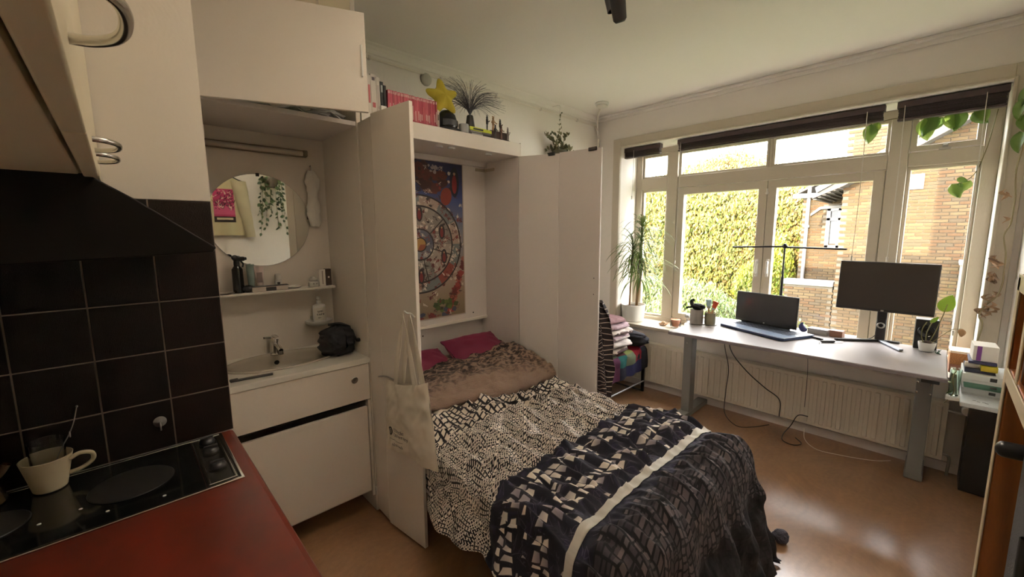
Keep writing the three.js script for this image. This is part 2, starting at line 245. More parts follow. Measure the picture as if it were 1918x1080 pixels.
{ // trees: crowns of single leaves, each with trunk and limbs
  const leafG = sheet(2, 3, (u, v) => { const w = Math.sin(PI * Math.min(1, v * .9 + .1)) * .5; return [(u - .5) * w, v - .5, .16 * (1 - Math.abs(u - .5) * 2) + .1 * v * v]; });
  function tree(label, cx, cz, blobs, n, size, cols, base = GY, name = 'tree') {
    const t = thing(name, label, name === 'tree' ? 'tree' : 'shrub', [cx, base, cz]), top = Math.max(...blobs.map((b) => b[1]));
    const tr = [tube([[0, 0, 0], [.05, top * .35, 0], [-.04, top * .7, .05]], .09, 10, 8)];
    for (const b of blobs) tr.push(tube([[0, top * .2, 0], [b[0] * .5, lerp(top * .3, b[1], .6), b[2] * .5], [b[0], b[1], b[2]]], .03, 8, 6));
    part(t, 'trunk', join(tr), M.trunk);
    const im = new THREE.InstancedMesh(leafG, mat(1, 1, 1, .6, { transmission: .3, thickness: 0, side: THREE.DoubleSide }), n), d = new THREE.Object3D(), c = new THREE.Color();
    const vol = blobs.map((b) => b[3] * b[4] * b[5]), sum = vol.reduce((p, q) => p + q);
    for (let i = 0; i < n; i++) {
      let k = 0, r = rnd() * sum; while (k < vol.length - 1 && r > vol[k]) r -= vol[k++];
      const b = blobs[k], th = rnd() * 2 * PI, ph = Math.acos(R(-1, 1)), q = Math.pow(rnd(), .22) * (1 + .14 * n2(th * 2 + k, ph * 3));
      d.position.set(b[0] + b[3] * q * Math.sin(ph) * Math.cos(th), b[1] + b[4] * q * Math.cos(ph), b[2] + b[5] * q * Math.sin(ph) * Math.sin(th));
      if (d.position.y < .05) d.position.y = R(.05, .4);
      d.rotation.set(R(-1.1, .6), R(0, 6.3), R(-.7, .7)); d.scale.setScalar(size * R(.6, 1.25)); d.updateMatrix(); im.setMatrixAt(i, d.matrix);
      const a = cols[Math.floor(rnd() * cols.length)]; c.setRGB(a[0] * R(.75, 1.2), a[1] * R(.75, 1.15), a[2] * R(.7, 1.2)); im.setColorAt(i, c);
    }
    im.name = 'foliage'; im.userData.kind = 'stuff'; t.add(im);
  }
  const lime = [[0.218, 0.218, 0.035], [0.265, 0.242, 0.043], [0.156, 0.187, 0.027], [0.242, 0.211, 0.047]], gold = [[0.281, 0.218, 0.055], [0.234, 0.195, 0.047], [0.296, 0.234, 0.094]], mid = [[0.117, 0.172, 0.047], [0.156, 0.211, 0.062], [0.187, 0.218, 0.078]], neon = [[0.234, 0.257, 0.016], [0.195, 0.234, 0.016]];
  tree('tall yellow-green tree filling the left half of the view through the window', -6.9, -14.2, [[0, 2.3, 0, 1.9, 2.2, 1.1], [-1.5, 1.8, .2, 1.6, 2.0, 1], [1.5, 2.0, .1, 1.6, 2.2, 1], [.6, 3.3, -.2, 1.3, 1.5, .9]], 62000, .13, lime);
  tree('golden tree top that rises highest behind the middle upper panes', -6.0, -16.5, [[0, 3.2, 0, 1.5, 2.1, 1.1], [.5, 4.8, 0, .7, .8, .6], [-.6, 4.65, 0, .7, .75, .6], [1.3, 3.9, 0, .9, 1.3, .8]], 26000, .115, gold);
  tree('dense yellow tree between the left sash and the brick house', -3.9, -14.6, [[0, 2.0, 0, 1.25, 2.0, 1], [-.9, 2.6, 0, 1.1, 1.6, .9], [.8, 2.5, -.3, .95, 1.6, .8]], 36000, .12, [...lime, ...gold]);
  tree('bright lime shrub growing beside the recessed house', -3.05, -12.6, [[0, 1.35, 0, .42, 1.15, .4], [-.45, .9, .1, .5, .9, .4], [.1, .5, .1, .5, .7, .4]], 7000, .11, neon, GY, 'garden_shrub');
  tree('loose mid-green bush low behind the left panes', -6.2, -11.4, [[0, .6, 0, 1.2, .75, .5], [-1.6, .7, 0, 1.2, .85, .5], [1.4, .55, 0, 1.2, .75, .5]], 9000, .12, mid, GY, 'garden_shrub');
  tree('pale green bush low behind the middle of the window', -3.6, -10.6, [[0, .42, 0, .9, .6, .4], [-1.0, .55, 0, .8, .7, .4], [1.2, .3, 0, .7, .42, .4]], 7000, .10, mid, GY, 'garden_shrub');
}
// ------------------------------------------------------------------ radiator under the sill
{
  const r = thing('radiator', 'long cream panel radiator with vertical ribs under the window sill', 'radiator'), x0 = -2.28, x1 = .114, y0 = .105, y1 = .495, zf = -3.78;
  const cream = mat(.70, .64, .53, .42);
  part(r, 'panel', rb(x0, x1, y0, y1, zf - .012, zf - .002, .004), cream); part(r, 'panel', rb(x0, x1, y0, y1, zf - .078, zf - .068, .004), cream);
  for (let x = x0 + .035; x < x1 - .03; x += .0505) part(r, 'rib', rb(x - .0145, x + .0145, y0 + .022, y1 - .022, zf - .006, zf + .006, .006, 2), cream);
  part(r, 'top_grille', join([rb(x0, x1, y1 - .008, y1 + .004, zf - .078, zf - .002, .003)]), cream);
  part(r, 'side_cover', rb(x1 - .004, x1 + .004, y0, y1, zf - .078, zf - .002, .002), cream);
  part(r, 'pipe', join([tube([[x1 - .02, y1 - .06, zf - .04], [x1 + .05, y1 - .06, zf - .04], [x1 + .10, y1 - .06, zf - .04]], .009, 10), tube([[x1 - .02, y0 + .03, zf - .04], [x1 + .03, y0 + .03, zf - .04], [x1 + .035, 0, zf - .04]], .008, 10)]), M.steel);
  part(r, 'thermostat_knob', join([lathe([[0, 0], [.02, 0], [.027, .006], [.028, .05], [.024, .058], [0, .06]], 24).rotateX(PI / 2).translate(x1 + .085, y1 - .01, zf + .012), cyl(.012, .012, .03, x1 + .085, y1 - .04, zf - .02)]), M.whitePl, 'white thermostat knob');
}
// ------------------------------------------------------------------ washbasin cupboard built into the recess at the left
const CX = -2.153; // front plane of the built-in cupboards
{
  const c = thing('washbasin_cupboard', 'tall built-in white cupboard around the washbasin, its top door standing ajar', 'cupboard');
  part(c, 'side_panel', rb(WX, CX, 0, CH - .01, -.978, -.955, .002), M.panel); part(c, 'side_panel', rb(WX, CX, 0, CH - .01, -.272, -.248, .002), M.panel);
  part(c, 'back_panel', rb(-2.662, -2.64, .60, CH - .02, -.955, -.272, .001), M.panel);
  part(c, 'ceiling_panel', rb(CX - .02, CX, 2.592, CH - .005, -.955, -.272, .002), M.cream); part(c, 'ceiling_strip', rb(CX, CX + .006, 2.6, CH - .005, -.80, -.792, .001), M.edge);
  part(c, 'shelf', rb(-2.64, CX - .005, 2.155, 2.178, -.953, -.274, .002), M.panelShade);
  const ap = part(c, 'apron', rb(CX - .02, CX, .687, .893, -.952, -.272, .003), M.panel);
  part(ap, 'lock', join([lathe([[0, 0], [.017, 0], [.018, .004], [.012, .006], [.010, .003], [0, .003]], 24).rotateZ(-PI / 2).translate(CX, .815, -.868), rb(CX + .002, CX + .006, .808, .822, -.870, -.866, .001)]), M.steel, 'round steel cylinder lock');
  part(c, 'cupboard_door', rb(CX - .02, CX, .142, .645, -.932, -.272, .003), M.panel); part(c, 'stile', rb(CX - .04, CX - .004, .1, .68, -.953, -.938, .002), M.panel);
  part(c, 'inner_shelf', rb(-2.64, CX - .06, .655, .67, -.95, -.28, .002), M.dark); part(c, 'base_panel', rb(-2.6, CX - .02, .125, .142, -.95, -.275, .001), M.panelShade);
  const d = part(c, 'overhead_door', rb(0, .02, 2.16, 2.588, -.652, 0, .003), M.panel); d.position.set(CX - .002, 0, -.305); d.rotation.y = -deg(21.4);
  part(d, 'handle', rb(.02, .028, 2.312, 2.448, -.637, -.629, .002), M.whitePl, 'slim white edge handle');
}
{ // things pushed onto the overhead shelf
  const g = 'odds and ends on the overhead cupboard shelf';
  for (let k = 0; k < 3; k++) solo('newspaper', ['folded newspaper flat on the overhead shelf, nearest the tiled wall', 'crumpled newspaper in the middle of the overhead shelf', 'thin pale newspaper lying over the shelf edge beside the dark gap'][k], 'newspaper', thick(sheet(14, 10, (u, v) => [-.36 * v, .014 + .010 * n2(u * 3 + k * 7, v * 3) + .012 * (1 - v) * Math.sin(u * 9 + k), -.22 * u]), .006), k === 1 ? M.paper : mat(.5, .48, .44, .9), [-2.18, 2.178 + .004 * k, -.33 - .17 * k], 0, g);
  const bag = solo('plastic_bag', 'crumpled clear plastic bag at the open end of the overhead shelf', 'plastic bag', sheet(22, 14, (u, v) => { const a = u * 2 * PI, r = Math.sin(PI * v) * (1 + .25 * n2(u * 6, v * 6)); return [.05 * r * Math.cos(a), .030 + .026 * -Math.cos(PI * v) * (1 + .3 * n2b(u * 7, v * 5)), .085 * r * Math.sin(a)]; }), mat(.45, .43, .41, .3), [-2.24, 2.176, -.84], 0, g);
  solo('red_box', 'small dark red box behind the plastic bag on the overhead shelf', 'box', rb(-.05, .05, 0, .04, -.06, .06, .003), mat(.22, .05, .04, .6), [-2.33, 2.178, -.73], .2, g);
}
{ // worktop with the oval basin and tap
  const b = thing('washbasin', 'oval beige washbasin sunk in a white worktop', 'washbasin', [0, .925, 0]);
  const cx = -2.43, cz = -.60, rx = .165, rz = .265, ell = (k, n = 48) => Array.from({ length: n }, (_, i) => [cx + rx * k * Math.cos(i / n * 2 * PI), -(cz + rz * k * Math.sin(i / n * 2 * PI))]);
  const top = extr([[-2.64, .274], [CX + .004, .274], [CX + .004, .953], [-2.64, .953]], .03, .003, [ell(1.0)]); top.rotateX(-PI / 2).translate(0, -.03, 0); part(b, 'worktop', top, M.white);
  const beige = mat(.40, .35, .28, .22);
  const bowl = lathe([[1.06, .001], [1.07, .006], [1.02, .010], [.97, .006], [.93, -.01], [.86, -.06], [.7, -.105], [.4, -.125], [.1, -.13], [0, -.13], [0, -.14], [.45, -.137], [.75, -.115], [.92, -.065], [1.0, -.008]], 56).scale(rx, 1, rz).translate(cx, 0, cz); bowl.computeVertexNormals();
  part(b, 'basin', bowl, beige);
  part(b, 'overflow', join([lathe([[0, 0], [.012, 0], [.013, .003], [.009, .004], [0, .002]], 20).rotateZ(-PI / 2).rotateY(-.1).translate(cx - rx * .88, -.045, cz)]), M.black, 'dark overflow hole');
  part(b, 'drain', lathe([[0, -.126], [.018, -.126], [.022, -.124], [.022, -.128], [0, -.128]], 20).translate(cx, .002, cz), M.chrome);
  const tap = part(b, 'tap', join([lathe([[0, 0], [.027, 0], [.027, .006], [.021, .012], [.021, .07], [.023, .075], [.023, .098], [.019, .106], [0, .108]], 24).translate(-2.585, .0, -.60), tube([[-2.575, .055, -.60], [-2.54, .062, -.60], [-2.495, .055, -.60], [-2.468, .045, -.60]], .0125, 14, 12), cyl(.013, .012, .02, -2.47, .025, -.6, 14)]), M.chrome);
  part(tap, 'lever', join([rb(-2.575, -2.50, .104, .113, -.606, -.588, .004).rotateZ(.0), rb(-2.60, -2.575, .098, .114, -.612, -.588, .005), tube([[-2.585, .1, -.59], [-2.578, .104, -.565], [-2.57, .107, -.545]], .006, 8, 8)]), M.chrome);
}
solo('razor', 'dark slim razor lying on the worktop edge in front of the basin', 'razor', join([tube([[-2.215, .006, -.335], [-2.205, .008, -.40], [-2.195, .007, -.49]], .006, 14, 8).scale(1, 1, 1), rb(-2.228, -2.205, .002, .014, -.352, -.318, .004)]), M.dark, [0, .926, 0]);
{ // black toiletry bag
  const t = thing('toiletry_bag', 'black soft toiletry bag slumped on the worktop beside the basin', 'bag', [-2.33, .926, -.855], .25);
  const body = sheet(40, 24, (u, v) => { const a = u * 2 * PI, s = Math.pow(Math.sin(PI * clamp(v, .001, .999)), .45), n = .014 * n2(u * 5, v * 4) + .008 * n2b(u * 12, v * 9), sq = (x) => Math.sign(x) * Math.pow(Math.abs(x), .6); return [(.092 + n) * s * sq(Math.cos(a)) * (1 - .15 * v), .082 * (1 - Math.cos(PI * v)) + .012 * n2(u * 4, 9), (.088 + n) * s * sq(Math.sin(a)) * (1 - .1 * v)]; });
  part(t, 'bag_body', mergeVertices(body), mat(.010, .010, .013, .75, { bump: T.weave, bs: .001, brep: 12 }));
  part(t, 'strap', tube([[.05, .155, -.05], [.02, .178, -.01], [-.03, .172, .03]], .007, 14, 8), M.black); part(t, 'zip_tab', rb(.075, .10, .07, .088, -.09, -.06, .006), M.black); part(t, 'zip_tab', rb(-.02, .0, .105, .125, .075, .098, .006), M.black);
}
{ // soap bottle on its dish
  const d = thing('soap_dish', 'white half-round soap dish on the back wall of the recess', 'dish', [-2.575, 1.062, -.845]);
  part(d, 'dish', lathe([[0, .0], [.05, .0], [.068, .012], [.074, .028], [.07, .030], [.064, .018], [.05, .010], [0, .008]], 32).scale(.95, 1, 1.05), M.whitePl); part(d, 'wall_plate', rb(-.066, -.058, -.005, .045, -.03, .03, .004), M.whitePl);
  const s = thing('soap_bottle', 'white pump bottle of hand soap standing on the soap dish', 'bottle', [-2.578, 1.074, -.85], 1.57);
  const lab = canvas(256, 256, (c, w, h) => { c.fillStyle = '#d8d2c4'; c.fillRect(0, 0, w, h); c.strokeStyle = '#2a2722'; c.lineWidth = 8; c.lineCap = 'round'; c.fillStyle = '#2a2722'; c.font = 'bold 66px sans-serif'; c.fillText('uni', 70, 92); c.fillText('cura', 56, 150); c.font = '30px sans-serif'; c.fillText('+', 186, 66); c.fillRect(76, 190, 54, 7); c.fillRect(76, 206, 34, 5); });
  part(s, 'bottle', lathe([[0, 0], [.030, 0], [.033, .004], [.033, .098], [.030, .108], [.014, .114], [.014, .118], [0, .118]], 32).scale(1.12, 1, .8), M.whitePl);
  const lb = sheet(12, 1, (u, v) => { const a = (u - .5) * 2.2; return [.0375 * Math.sin(a), .016 + v * .076, .0269 * Math.cos(a)]; }); part(s, 'label', lb, mat(1, 1, 1, .5, { map: lab, side: THREE.DoubleSide }));
  part(s, 'pump', join([cyl(.014, .013, .018, 0, .114, 0, 20), cyl(.005, .005, .016, 0, .13, 0, 10), lathe([[0, 0], [.011, 0], [.012, .006], [.009, .014], [0, .015]], 18).translate(0, .144, 0), rb(-.006, .006, .146, .154, 0, .03, .003)]), M.whitePl);
}
{ // mirror, lamp, shelf with toiletries, bag dispenser
  const m = thing('mirror', 'round frameless mirror on the back wall above the small shelf', 'mirror', [-2.638, 1.68, -.595]);
  part(m, 'mirror_glass', new THREE.CylinderGeometry(.25, .25, .005, 72).rotateZ(PI / 2).translate(.004, 0, 0), new THREE.MeshStandardMaterial({ color: new THREE.Color().setRGB(.86, .88, .84), metalness: 1, roughness: .015 }));
  part(m, 'mirror_edge', new THREE.TorusGeometry(.2495, .0022, 8, 80).rotateY(PI / 2).translate(.004, 0, 0), M.grey);
  for (const a of [90, 176]) part(m, 'clip', rb(-.006, .012, .244 * Math.sin(deg(a)) - .006, .244 * Math.sin(deg(a)) + .012, .25 * Math.cos(deg(a)) - .008, .25 * Math.cos(deg(a)) + .008, .002), M.black);
  const l = thing('strip_light', 'unlit tube light in a dull brown holder under the overhead shelf', 'light', [-2.64, 2.065, -.56]);
  part(l, 'housing', rb(0, .035, -.018, .018, -.295, .295, .006), mat(.24, .19, .13, .6)); part(l, 'tube', new THREE.CylinderGeometry(.013, .013, .54, 16).rotateX(PI / 2).translate(.048, -.004, 0), mat(.5, .45, .38, .3)); for (const s of [-1, 1]) part(l, 'end_cap', rb(.03, .065, -.018, .014, s * .275 - .012, s * .275 + .012, .005), mat(.3, .25, .18, .6));
  const s = thing('toiletry_shelf', 'narrow white shelf under the round mirror', 'shelf', [-2.64, 1.285, 0]);
  part(s, 'board', rb(0, .14, 0, .013, -.928, -.274, .004), M.white); for (const z of [-.36, -.84]) part(s, 'bracket', rb(0, .09, -.014, 0, z - .005, z + .005, .002), M.whitePl);
  const SY = 1.298;
  const sp = thing('spray_bottle', 'black trigger spray bottle, tallest on the toiletry shelf', 'bottle', [-2.555, SY, -.447], 2.2);
  part(sp, 'bottle', lathe([[0, 0], [.024, 0], [.026, .003], [.025, .125], [.014, .142], [.011, .15], [0, .15]], 28), M.blackGloss);
  part(sp, 'trigger_head', join([cyl(.014, .013, .022, 0, .146, 0, 18), rb(-.014, .05, .166, .190, -.011, .011, .008), ball(.016, -.008, .186, 0, 1.1, .9, .8), rb(.045, .062, .170, .186, -.008, .008, .004), tube([[.03, .166, 0], [.042, .15, 0], [.036, .134, 0]], .004, 10, 8)]), M.black);
  const tu = thing('cream_tube', 'pale squeeze tube standing on its cap behind the long box', 'tube', [-2.585, SY, -.552], 1.4);
  part(tu, 'tube_body', sheet(28, 10, (u, v) => { const a = u * 2 * PI; return [lerp(.017, .023, v) * Math.cos(a), .018 + .115 * v, lerp(.016, .002, v) * Math.sin(a)]; }), mat(.62, .5, .46, .4)); part(tu, 'cap', cyl(.015, .015, .02, 0, 0, 0, 20), M.whitePl);
  part(tu, 'print', rb(-.012, .014, .045, .1, .0105, .0125, .001).rotateX(-.09).translate(0, 0, .008), mat(.16, .11, .10, .6));
  const t2 = thing('green_tube', 'grey-green tube leaning behind the pale squeeze tube', 'tube', [-2.60, SY, -.515], 1.2);
  part(t2, 'tube_body', sheet(24, 8, (u, v) => { const a = u * 2 * PI; return [lerp(.015, .02, v) * Math.cos(a), .015 + .13 * v, lerp(.014, .002, v) * Math.sin(a)]; }), mat(.16, .2, .17, .5)); part(t2, 'cap', cyl(.013, .013, .016, 0, 0, 0, 16), M.black);
  const bx = thing('cosmetics_box', 'long flat cosmetics box with a dark window lying on the shelf', 'box', [-2.535, SY, -.585]);
  part(bx, 'box', rb(-.018, .018, 0, .026, -.09, .085, .003), mat(.5, .43, .36, .5)); part(bx, 'window', rb(.0175, .0195, .003, .022, -.03, .02, .001), M.black); part(bx, 'lid_edge', rb(-.019, .019, .025, .029, -.092, .087, .001), M.dark);
  solo('dark_pouch', 'small dark pouch between the spray bottle and long box', 'pouch', mergeVertices(sheet(20, 12, (u, v) => { const a = u * 2 * PI, q = Math.sin(PI * v) * (1 + .2 * n2(u * 5, v * 5)); return [.022 * q * Math.cos(a), .019 * (1 - Math.cos(PI * v)), .03 * q * Math.sin(a)]; })), M.black, [-2.545, SY, -.488]);
  solo('saucer', 'thin pale saucer on the shelf nearest the tiled wall', 'dish', lathe([[0, 0], [.02, 0], [.04, .006], [.042, .008], [.02, .004], [0, .003]], 28), mat(.3, .27, .23, .4), [-2.545, SY, -.385]);
  const de = thing('deodorant', 'small white roll-on with a printed label behind the long box', 'bottle', [-2.59, SY, -.645]);
  part(de, 'bottle', lathe([[0, 0], [.017, 0], [.019, .004], [.018, .045], [.016, .05], [0, .05]], 24), M.whitePl); part(de, 'cap', lathe([[0, .05], [.0165, .05], [.0165, .078], [.012, .085], [0, .086]], 24), M.white); part(de, 'print', rb(.0165, .0195, .014, .04, -.004, .010, .001), M.dark);
  solo('soap_bar', 'oval white bar of soap lying on the shelf', 'soap', ball(.03, 0, .010, 0, .8, .34, 1.3, 20), M.white, [-2.55, SY, -.715]);
  const jr = thing('cream_jar', 'squat white jar with a small animal-shaped lid', 'jar', [-2.555, SY, -.822]);
  part(jr, 'jar', lathe([[0, 0], [.026, 0], [.029, .004], [.029, .026], [.026, .031], [0, .031]], 28), M.whitePl); part(jr, 'lid', join([lathe([[0, .031], [.024, .031], [.022, .045], [.012, .055], [0, .057]], 24), ball(.006, .01, .055, -.012, 1, 1, 1, 8), ball(.006, .01, .055, .012, 1, 1, 1, 8)]), M.white);
  for (const z of [-.008, .008]) part(jr, 'dot', ball(.0028, .0275, .018, z, .6, 1, 1, 8), M.black);
  const pk = thing('white_carton', 'white upright carton at the right end of the shelf', 'carton', [-2.56, SY, -.870]); part(pk, 'carton', rb(-.018, .018, 0, .098, -.018, .018, .002), M.white); part(pk, 'stripe', rb(.0175, .019, .01, .09, -.004, .002, .0005), mat(.35, .3, .25, .6));
  const pk2 = thing('dark_carton', 'dark brown upright carton last on the shelf', 'carton', [-2.56, SY, -.906]); part(pk2, 'carton', rb(-.018, .018, 0, .1, -.016, .016, .002), mat(.06, .04, .03, .5)); part(pk2, 'emblem', ball(.007, .017, .05, 0, .3, 1, 1, 10), M.white);
  const bd = thing('bag_dispenser', 'long white fabric bag dispenser hanging right of the mirror', 'bag holder', [-2.612, 1.65, -.872]);
  part(bd, 'sleeve', thick(sheet(28, 26, (u, v) => { const a = u * 2 * PI, r = .026 + .004 * Math.sin(v * 9) + .006 * n2(u * 3, v * 6) - .010 * smooth(v, .85, 1) - .006 * smooth(1 - v, .85, 1); return [r * .8 * Math.cos(a), .32 * v, r * 1.25 * Math.sin(a)]; }), .002), M.white);
  part(bd, 'hook', tube([[-.026, .35, 0], [-.005, .352, 0], [0, .33, 0], [0, .31, 0]], .003, 12, 6), M.whitePl);
}
// ------------------------------------------------------------------ wall-bed cupboard, folding doors
{
  const w = thing('wall_bed_cupboard', 'white built-in niche for the fold-down bed, headed by a deep top box', 'cupboard');
  part(w, 'top_box', rb(WX + .004, CX, 2.144, 2.235, -2.152, -.985, .003), M.panel);
  part(w, 'side_panel', rb(WX + .004, CX, 0, 2.143, -2.152, -2.130, .002), M.panelShade); part(w, 'side_panel', rb(WX + .004, CX, 0, 2.143, -1.004, -.982, .002), M.panelShade);
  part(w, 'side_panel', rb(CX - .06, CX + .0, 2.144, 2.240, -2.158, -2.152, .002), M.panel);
  part(w, 'back_panel', rb(-2.545, -2.525, .945, 2.142, -2.128, -1.006, .002), M.panelShade); part(w, 'lower_back', rb(-2.60, -2.58, .02, .944, -2.128, -1.006, .002), M.panelShade);
  part(w, 'rail', rb(-2.58, -2.515, .925, .947, -2.128, -1.006, .003), M.panel); part(w, 'ceiling_batten', rb(-2.524, -2.50, 2.105, 2.142, -2.128, -1.006, .002), M.panelShade);
  for (const [x, z] of [[-2.215, -1.50], [-2.205, -1.59], [-2.208, -1.90]]) part(w, 'catch', join([new THREE.CylinderGeometry(.017, .02, .012, 20).scale(.8, 1, 1.5).translate(x, 2.137, z), ball(.003, x + .004, 2.13, z - .009, 1, 1, 1, 8), ball(.003, x + .004, 2.13, z + .009, 1, 1, 1, 8)]), M.whitePl);
  part(w, 'corner_bracket', join([rb(-2.525, -2.519, 2.073, 2.095, -2.126, -2.035, .001), rb(-2.52, -2.41, 2.073, 2.095, -2.130, -2.124, .001)]), mat(.4, .33, .24, .5));
  part(w, 'screw', ball(.006, -2.525, .985, -1.99, .5, 1, 1, 8), M.dark); part(w, 'screw', ball(.006, -2.578, .86, -1.56, .5, 1, 1, 8), M.dark);
  // folding doors
  const leaf = (p, a, b, y0, y1, t, m = M.panel) => { const L = Math.hypot(b[0] - a[0], b[1] - a[1]); const o = part(p, 'door_leaf', rb(0, L, y0, y1, -t / 2, t / 2, .003), m); o.position.set(a[0], 0, a[1]); o.rotation.y = -Math.atan2(b[1] - a[1], b[0] - a[0]); return o; };
  const l = thing('folding_door', 'left white folding door of the wall bed, with the tote bag hung on it', 'door');
  leaf(l, [-2.150, -.969], [-1.995, -.964], .02, 2.172, .018); leaf(l, [-1.992, -.964], [-1.686, -1.0], .012, 2.184, .020);
  part(l, 'hinge', rb(-2.16, -2.14, .10, .15, -.962, -.952, .003), M.whitePl);
  const r = thing('folding_door', 'right white folding door of the wall bed, folded out towards the window', 'door');
  leaf(r, [-2.150, -2.136], [-1.885, -2.262], .02, 2.143, .019, M.panelShade); leaf(r, [-1.881, -2.263], [-1.573, -2.314], .02, 2.148, .019, M.panelShade);
  for (const [x, z] of [[-1.93, -2.232], [-1.63, -2.294]]) part(r, 'pivot', rb(x - .03, x + .03, 2.13, 2.152, z - .004, z + .012, .003), M.dark);
  for (const y of [1.30, 1.19]) part(r, 'screw_hole', ball(.004, -1.606, y, -2.297, 1, 1, .4, 8), M.black);
}
{ // poster in the niche: rings and patches round a hub, in the colours of the one in the photograph
  const tex = canvas(640, 960, (c, w, h) => {
    const q = rng(5), cx = w * .5, cy = h * .52;
    const g = c.createLinearGradient(0, 0, 0, h); g.addColorStop(0, '#1d2356'); g.addColorStop(.2, '#3c4b8c'); g.addColorStop(.45, '#8f97a8'); g.addColorStop(.75, '#b9a99a'); g.addColorStop(1, '#8d7f63'); c.fillStyle = g; c.fillRect(0, 0, w, h);
    const blot = (x, y, r, col) => { c.fillStyle = col; c.beginPath(); for (let k = 0; k <= 14; k++) { const a = k / 14 * 6.283, rr = r * (.7 + .5 * q()); c.lineTo(x + rr * Math.cos(a), y + rr * .8 * Math.sin(a)); } c.fill(); };
    for (let k = 0; k < 26; k++) blot(w * (.22 + .56 * q()), h * (.02 + .16 * q()), 40, ['#5c2b24', '#6b342a', '#48201b', '#70392c'][k % 4]);
    for (let k = 0; k < 60; k++) { const s = q() < .5 ? -1 : 1, t = q(); blot(cx + s * w * (.50 - .22 * t + .03 * q()), h * (.62 + .36 * t), 26, ['#8e2a2a', '#a8403a', '#6f2220', '#b3705c'][k % 4]); }
    for (let k = 0; k < 16; k++) blot(w * (.62 + .3 * q()), h * (.89 + .08 * q()), 20, ['#4f6a2c', '#5f7a36', '#3f5726'][k % 3]);
    for (let k = 0; k < 26; k++) blot(w * (.1 + .8 * q()), h * (.94 + .06 * q()), 20, ['#7e1f22', '#b3302e', '#46506c'][k % 3]);
    const ring = (r0, r1, cols, n, edge) => { for (let k = 0; k < n; k++) { const a = k / n * 6.283, b = (k + 1) / n * 6.283; c.fillStyle = cols[Math.floor(q() * cols.length)]; c.beginPath(); c.arc(cx, cy, r1, a, b); c.arc(cx, cy, r0, b, a, true); c.fill(); } c.strokeStyle = '#2a1d1b'; c.lineWidth = edge + 2; for (const r of [r0, r1]) { c.beginPath(); c.arc(cx, cy, r, 0, 6.283); c.stroke(); } };
    ring(228, 292, ['#b08a7c', '#c4b3a6', '#9a4b40', '#7f8a8e', '#b5a08c', '#8b3833'], 12, 7);
    ring(92, 228, ['#a7a49e', '#bcb4aa', '#948f8c', '#b3a08f', '#8c8f8a'], 6, 7); ring(40, 92, ['#6c7488', '#8f94a2', '#555d78'], 8, 6); ring(0, 40, ['#b98d3e', '#c69d55', '#a35b3a'], 3, 4);
    const motif = (r0, r1, n) => { for (let k = 0; k < n; k++) { const a = q() * 6.283, r = r0 + (r1 - r0) * q(), x = cx + r * Math.cos(a), y = cy + r * Math.sin(a); c.strokeStyle = ['#e7ddcf', '#3b2a27', '#6b2a26', '#f1ebe0', '#8a332c'][Math.floor(q() * 5)]; c.lineWidth = 1.5 + 2 * q(); c.beginPath(); c.moveTo(x, y); for (let i = 0; i < 5; i++) c.lineTo(x + 34 * (q() - .5), y + 30 * (q() - .5)); c.stroke(); if (q() < .4) { c.fillStyle = c.strokeStyle; c.beginPath(); c.ellipse(x, y, 4 + 7 * q(), 5 + 8 * q(), q() * 3, 0, 7); c.fill(); } } };
    motif(96, 224, 190); motif(232, 288, 110); motif(45, 88, 30); motif(285, 520, 330); for (const [r, l] of [[292, 9], [228, 9], [92, 8], [40, 5]]) { c.strokeStyle = '#241816'; c.lineWidth = l; c.beginPath(); c.arc(cx, cy, r, 0, 6.283); c.stroke(); } for (let k = 0; k < 6; k++) { const a = k / 6 * 6.283 + .3; c.lineWidth = 6; c.beginPath(); c.moveTo(cx + 92 * Math.cos(a), cy + 92 * Math.sin(a)); c.lineTo(cx + 228 * Math.cos(a), cy + 228 * Math.sin(a)); c.stroke(); }
    const oval = (x, y, rx, ry, a, b) => { c.fillStyle = a; c.beginPath(); c.ellipse(x, y, rx, ry, 0, 0, 7); c.fill(); c.fillStyle = b; c.beginPath(); c.ellipse(x, y + ry * .15, rx * .55, ry * .62, 0, 0, 7); c.fill(); c.fillStyle = '#c9a184'; c.beginPath(); c.arc(x, y - ry * .55, rx * .28, 0, 7); c.fill(); };
    for (const [x, y] of [[.74, .44], [.76, .6], [.5, .72], [.26, .6], [.26, .44], [.5, .33]]) oval(w * x, h * y, 22, 46, '#2b2126', '#8a2a2c');
    oval(w * .9, h * .12, 34, 92, '#1c2338', '#9b2a2a'); oval(w * .1, h * .12, 34, 92, '#1c2338', '#9b2a2a');
    for (const [x, y] of [[.66, .05], [.36, .05]]) { c.fillStyle = '#c9c3c6'; for (let k = 0; k < 14; k++) { c.beginPath(); c.arc(w * x + 60 * (q() - .5), h * y + 40 * (q() - .5), 8 * q() + 4, 0, 7); c.fill(); } }
    c.fillStyle = '#8c3a2c'; c.beginPath(); c.ellipse(w * .8, h * .215, 40, 54, .2, 0, 7); c.fill(); c.strokeStyle = '#cdb9a5'; c.lineWidth = 5; c.strokeRect(2, 2, w - 4, h - 4);
  });
  const p = thing('poster', 'large painted poster of concentric rings in red, grey and blue inside the niche', 'poster', [-2.5235, 1.55, -1.53], PI / 2);
  part(p, 'print', rb(-.385, .385, -.565, .565, -.001, .0012, .0005), mat(.5, .45, .4, .7)); part(p, 'picture', sheet(10, 14, (u, v) => [-.378 + .756 * u, -.558 + 1.116 * v, .0030 + .0010 * Math.sin(u * 5) * Math.sin(v * 4)]), mat(.58, .53, .49, .55, { map: tex }));
}
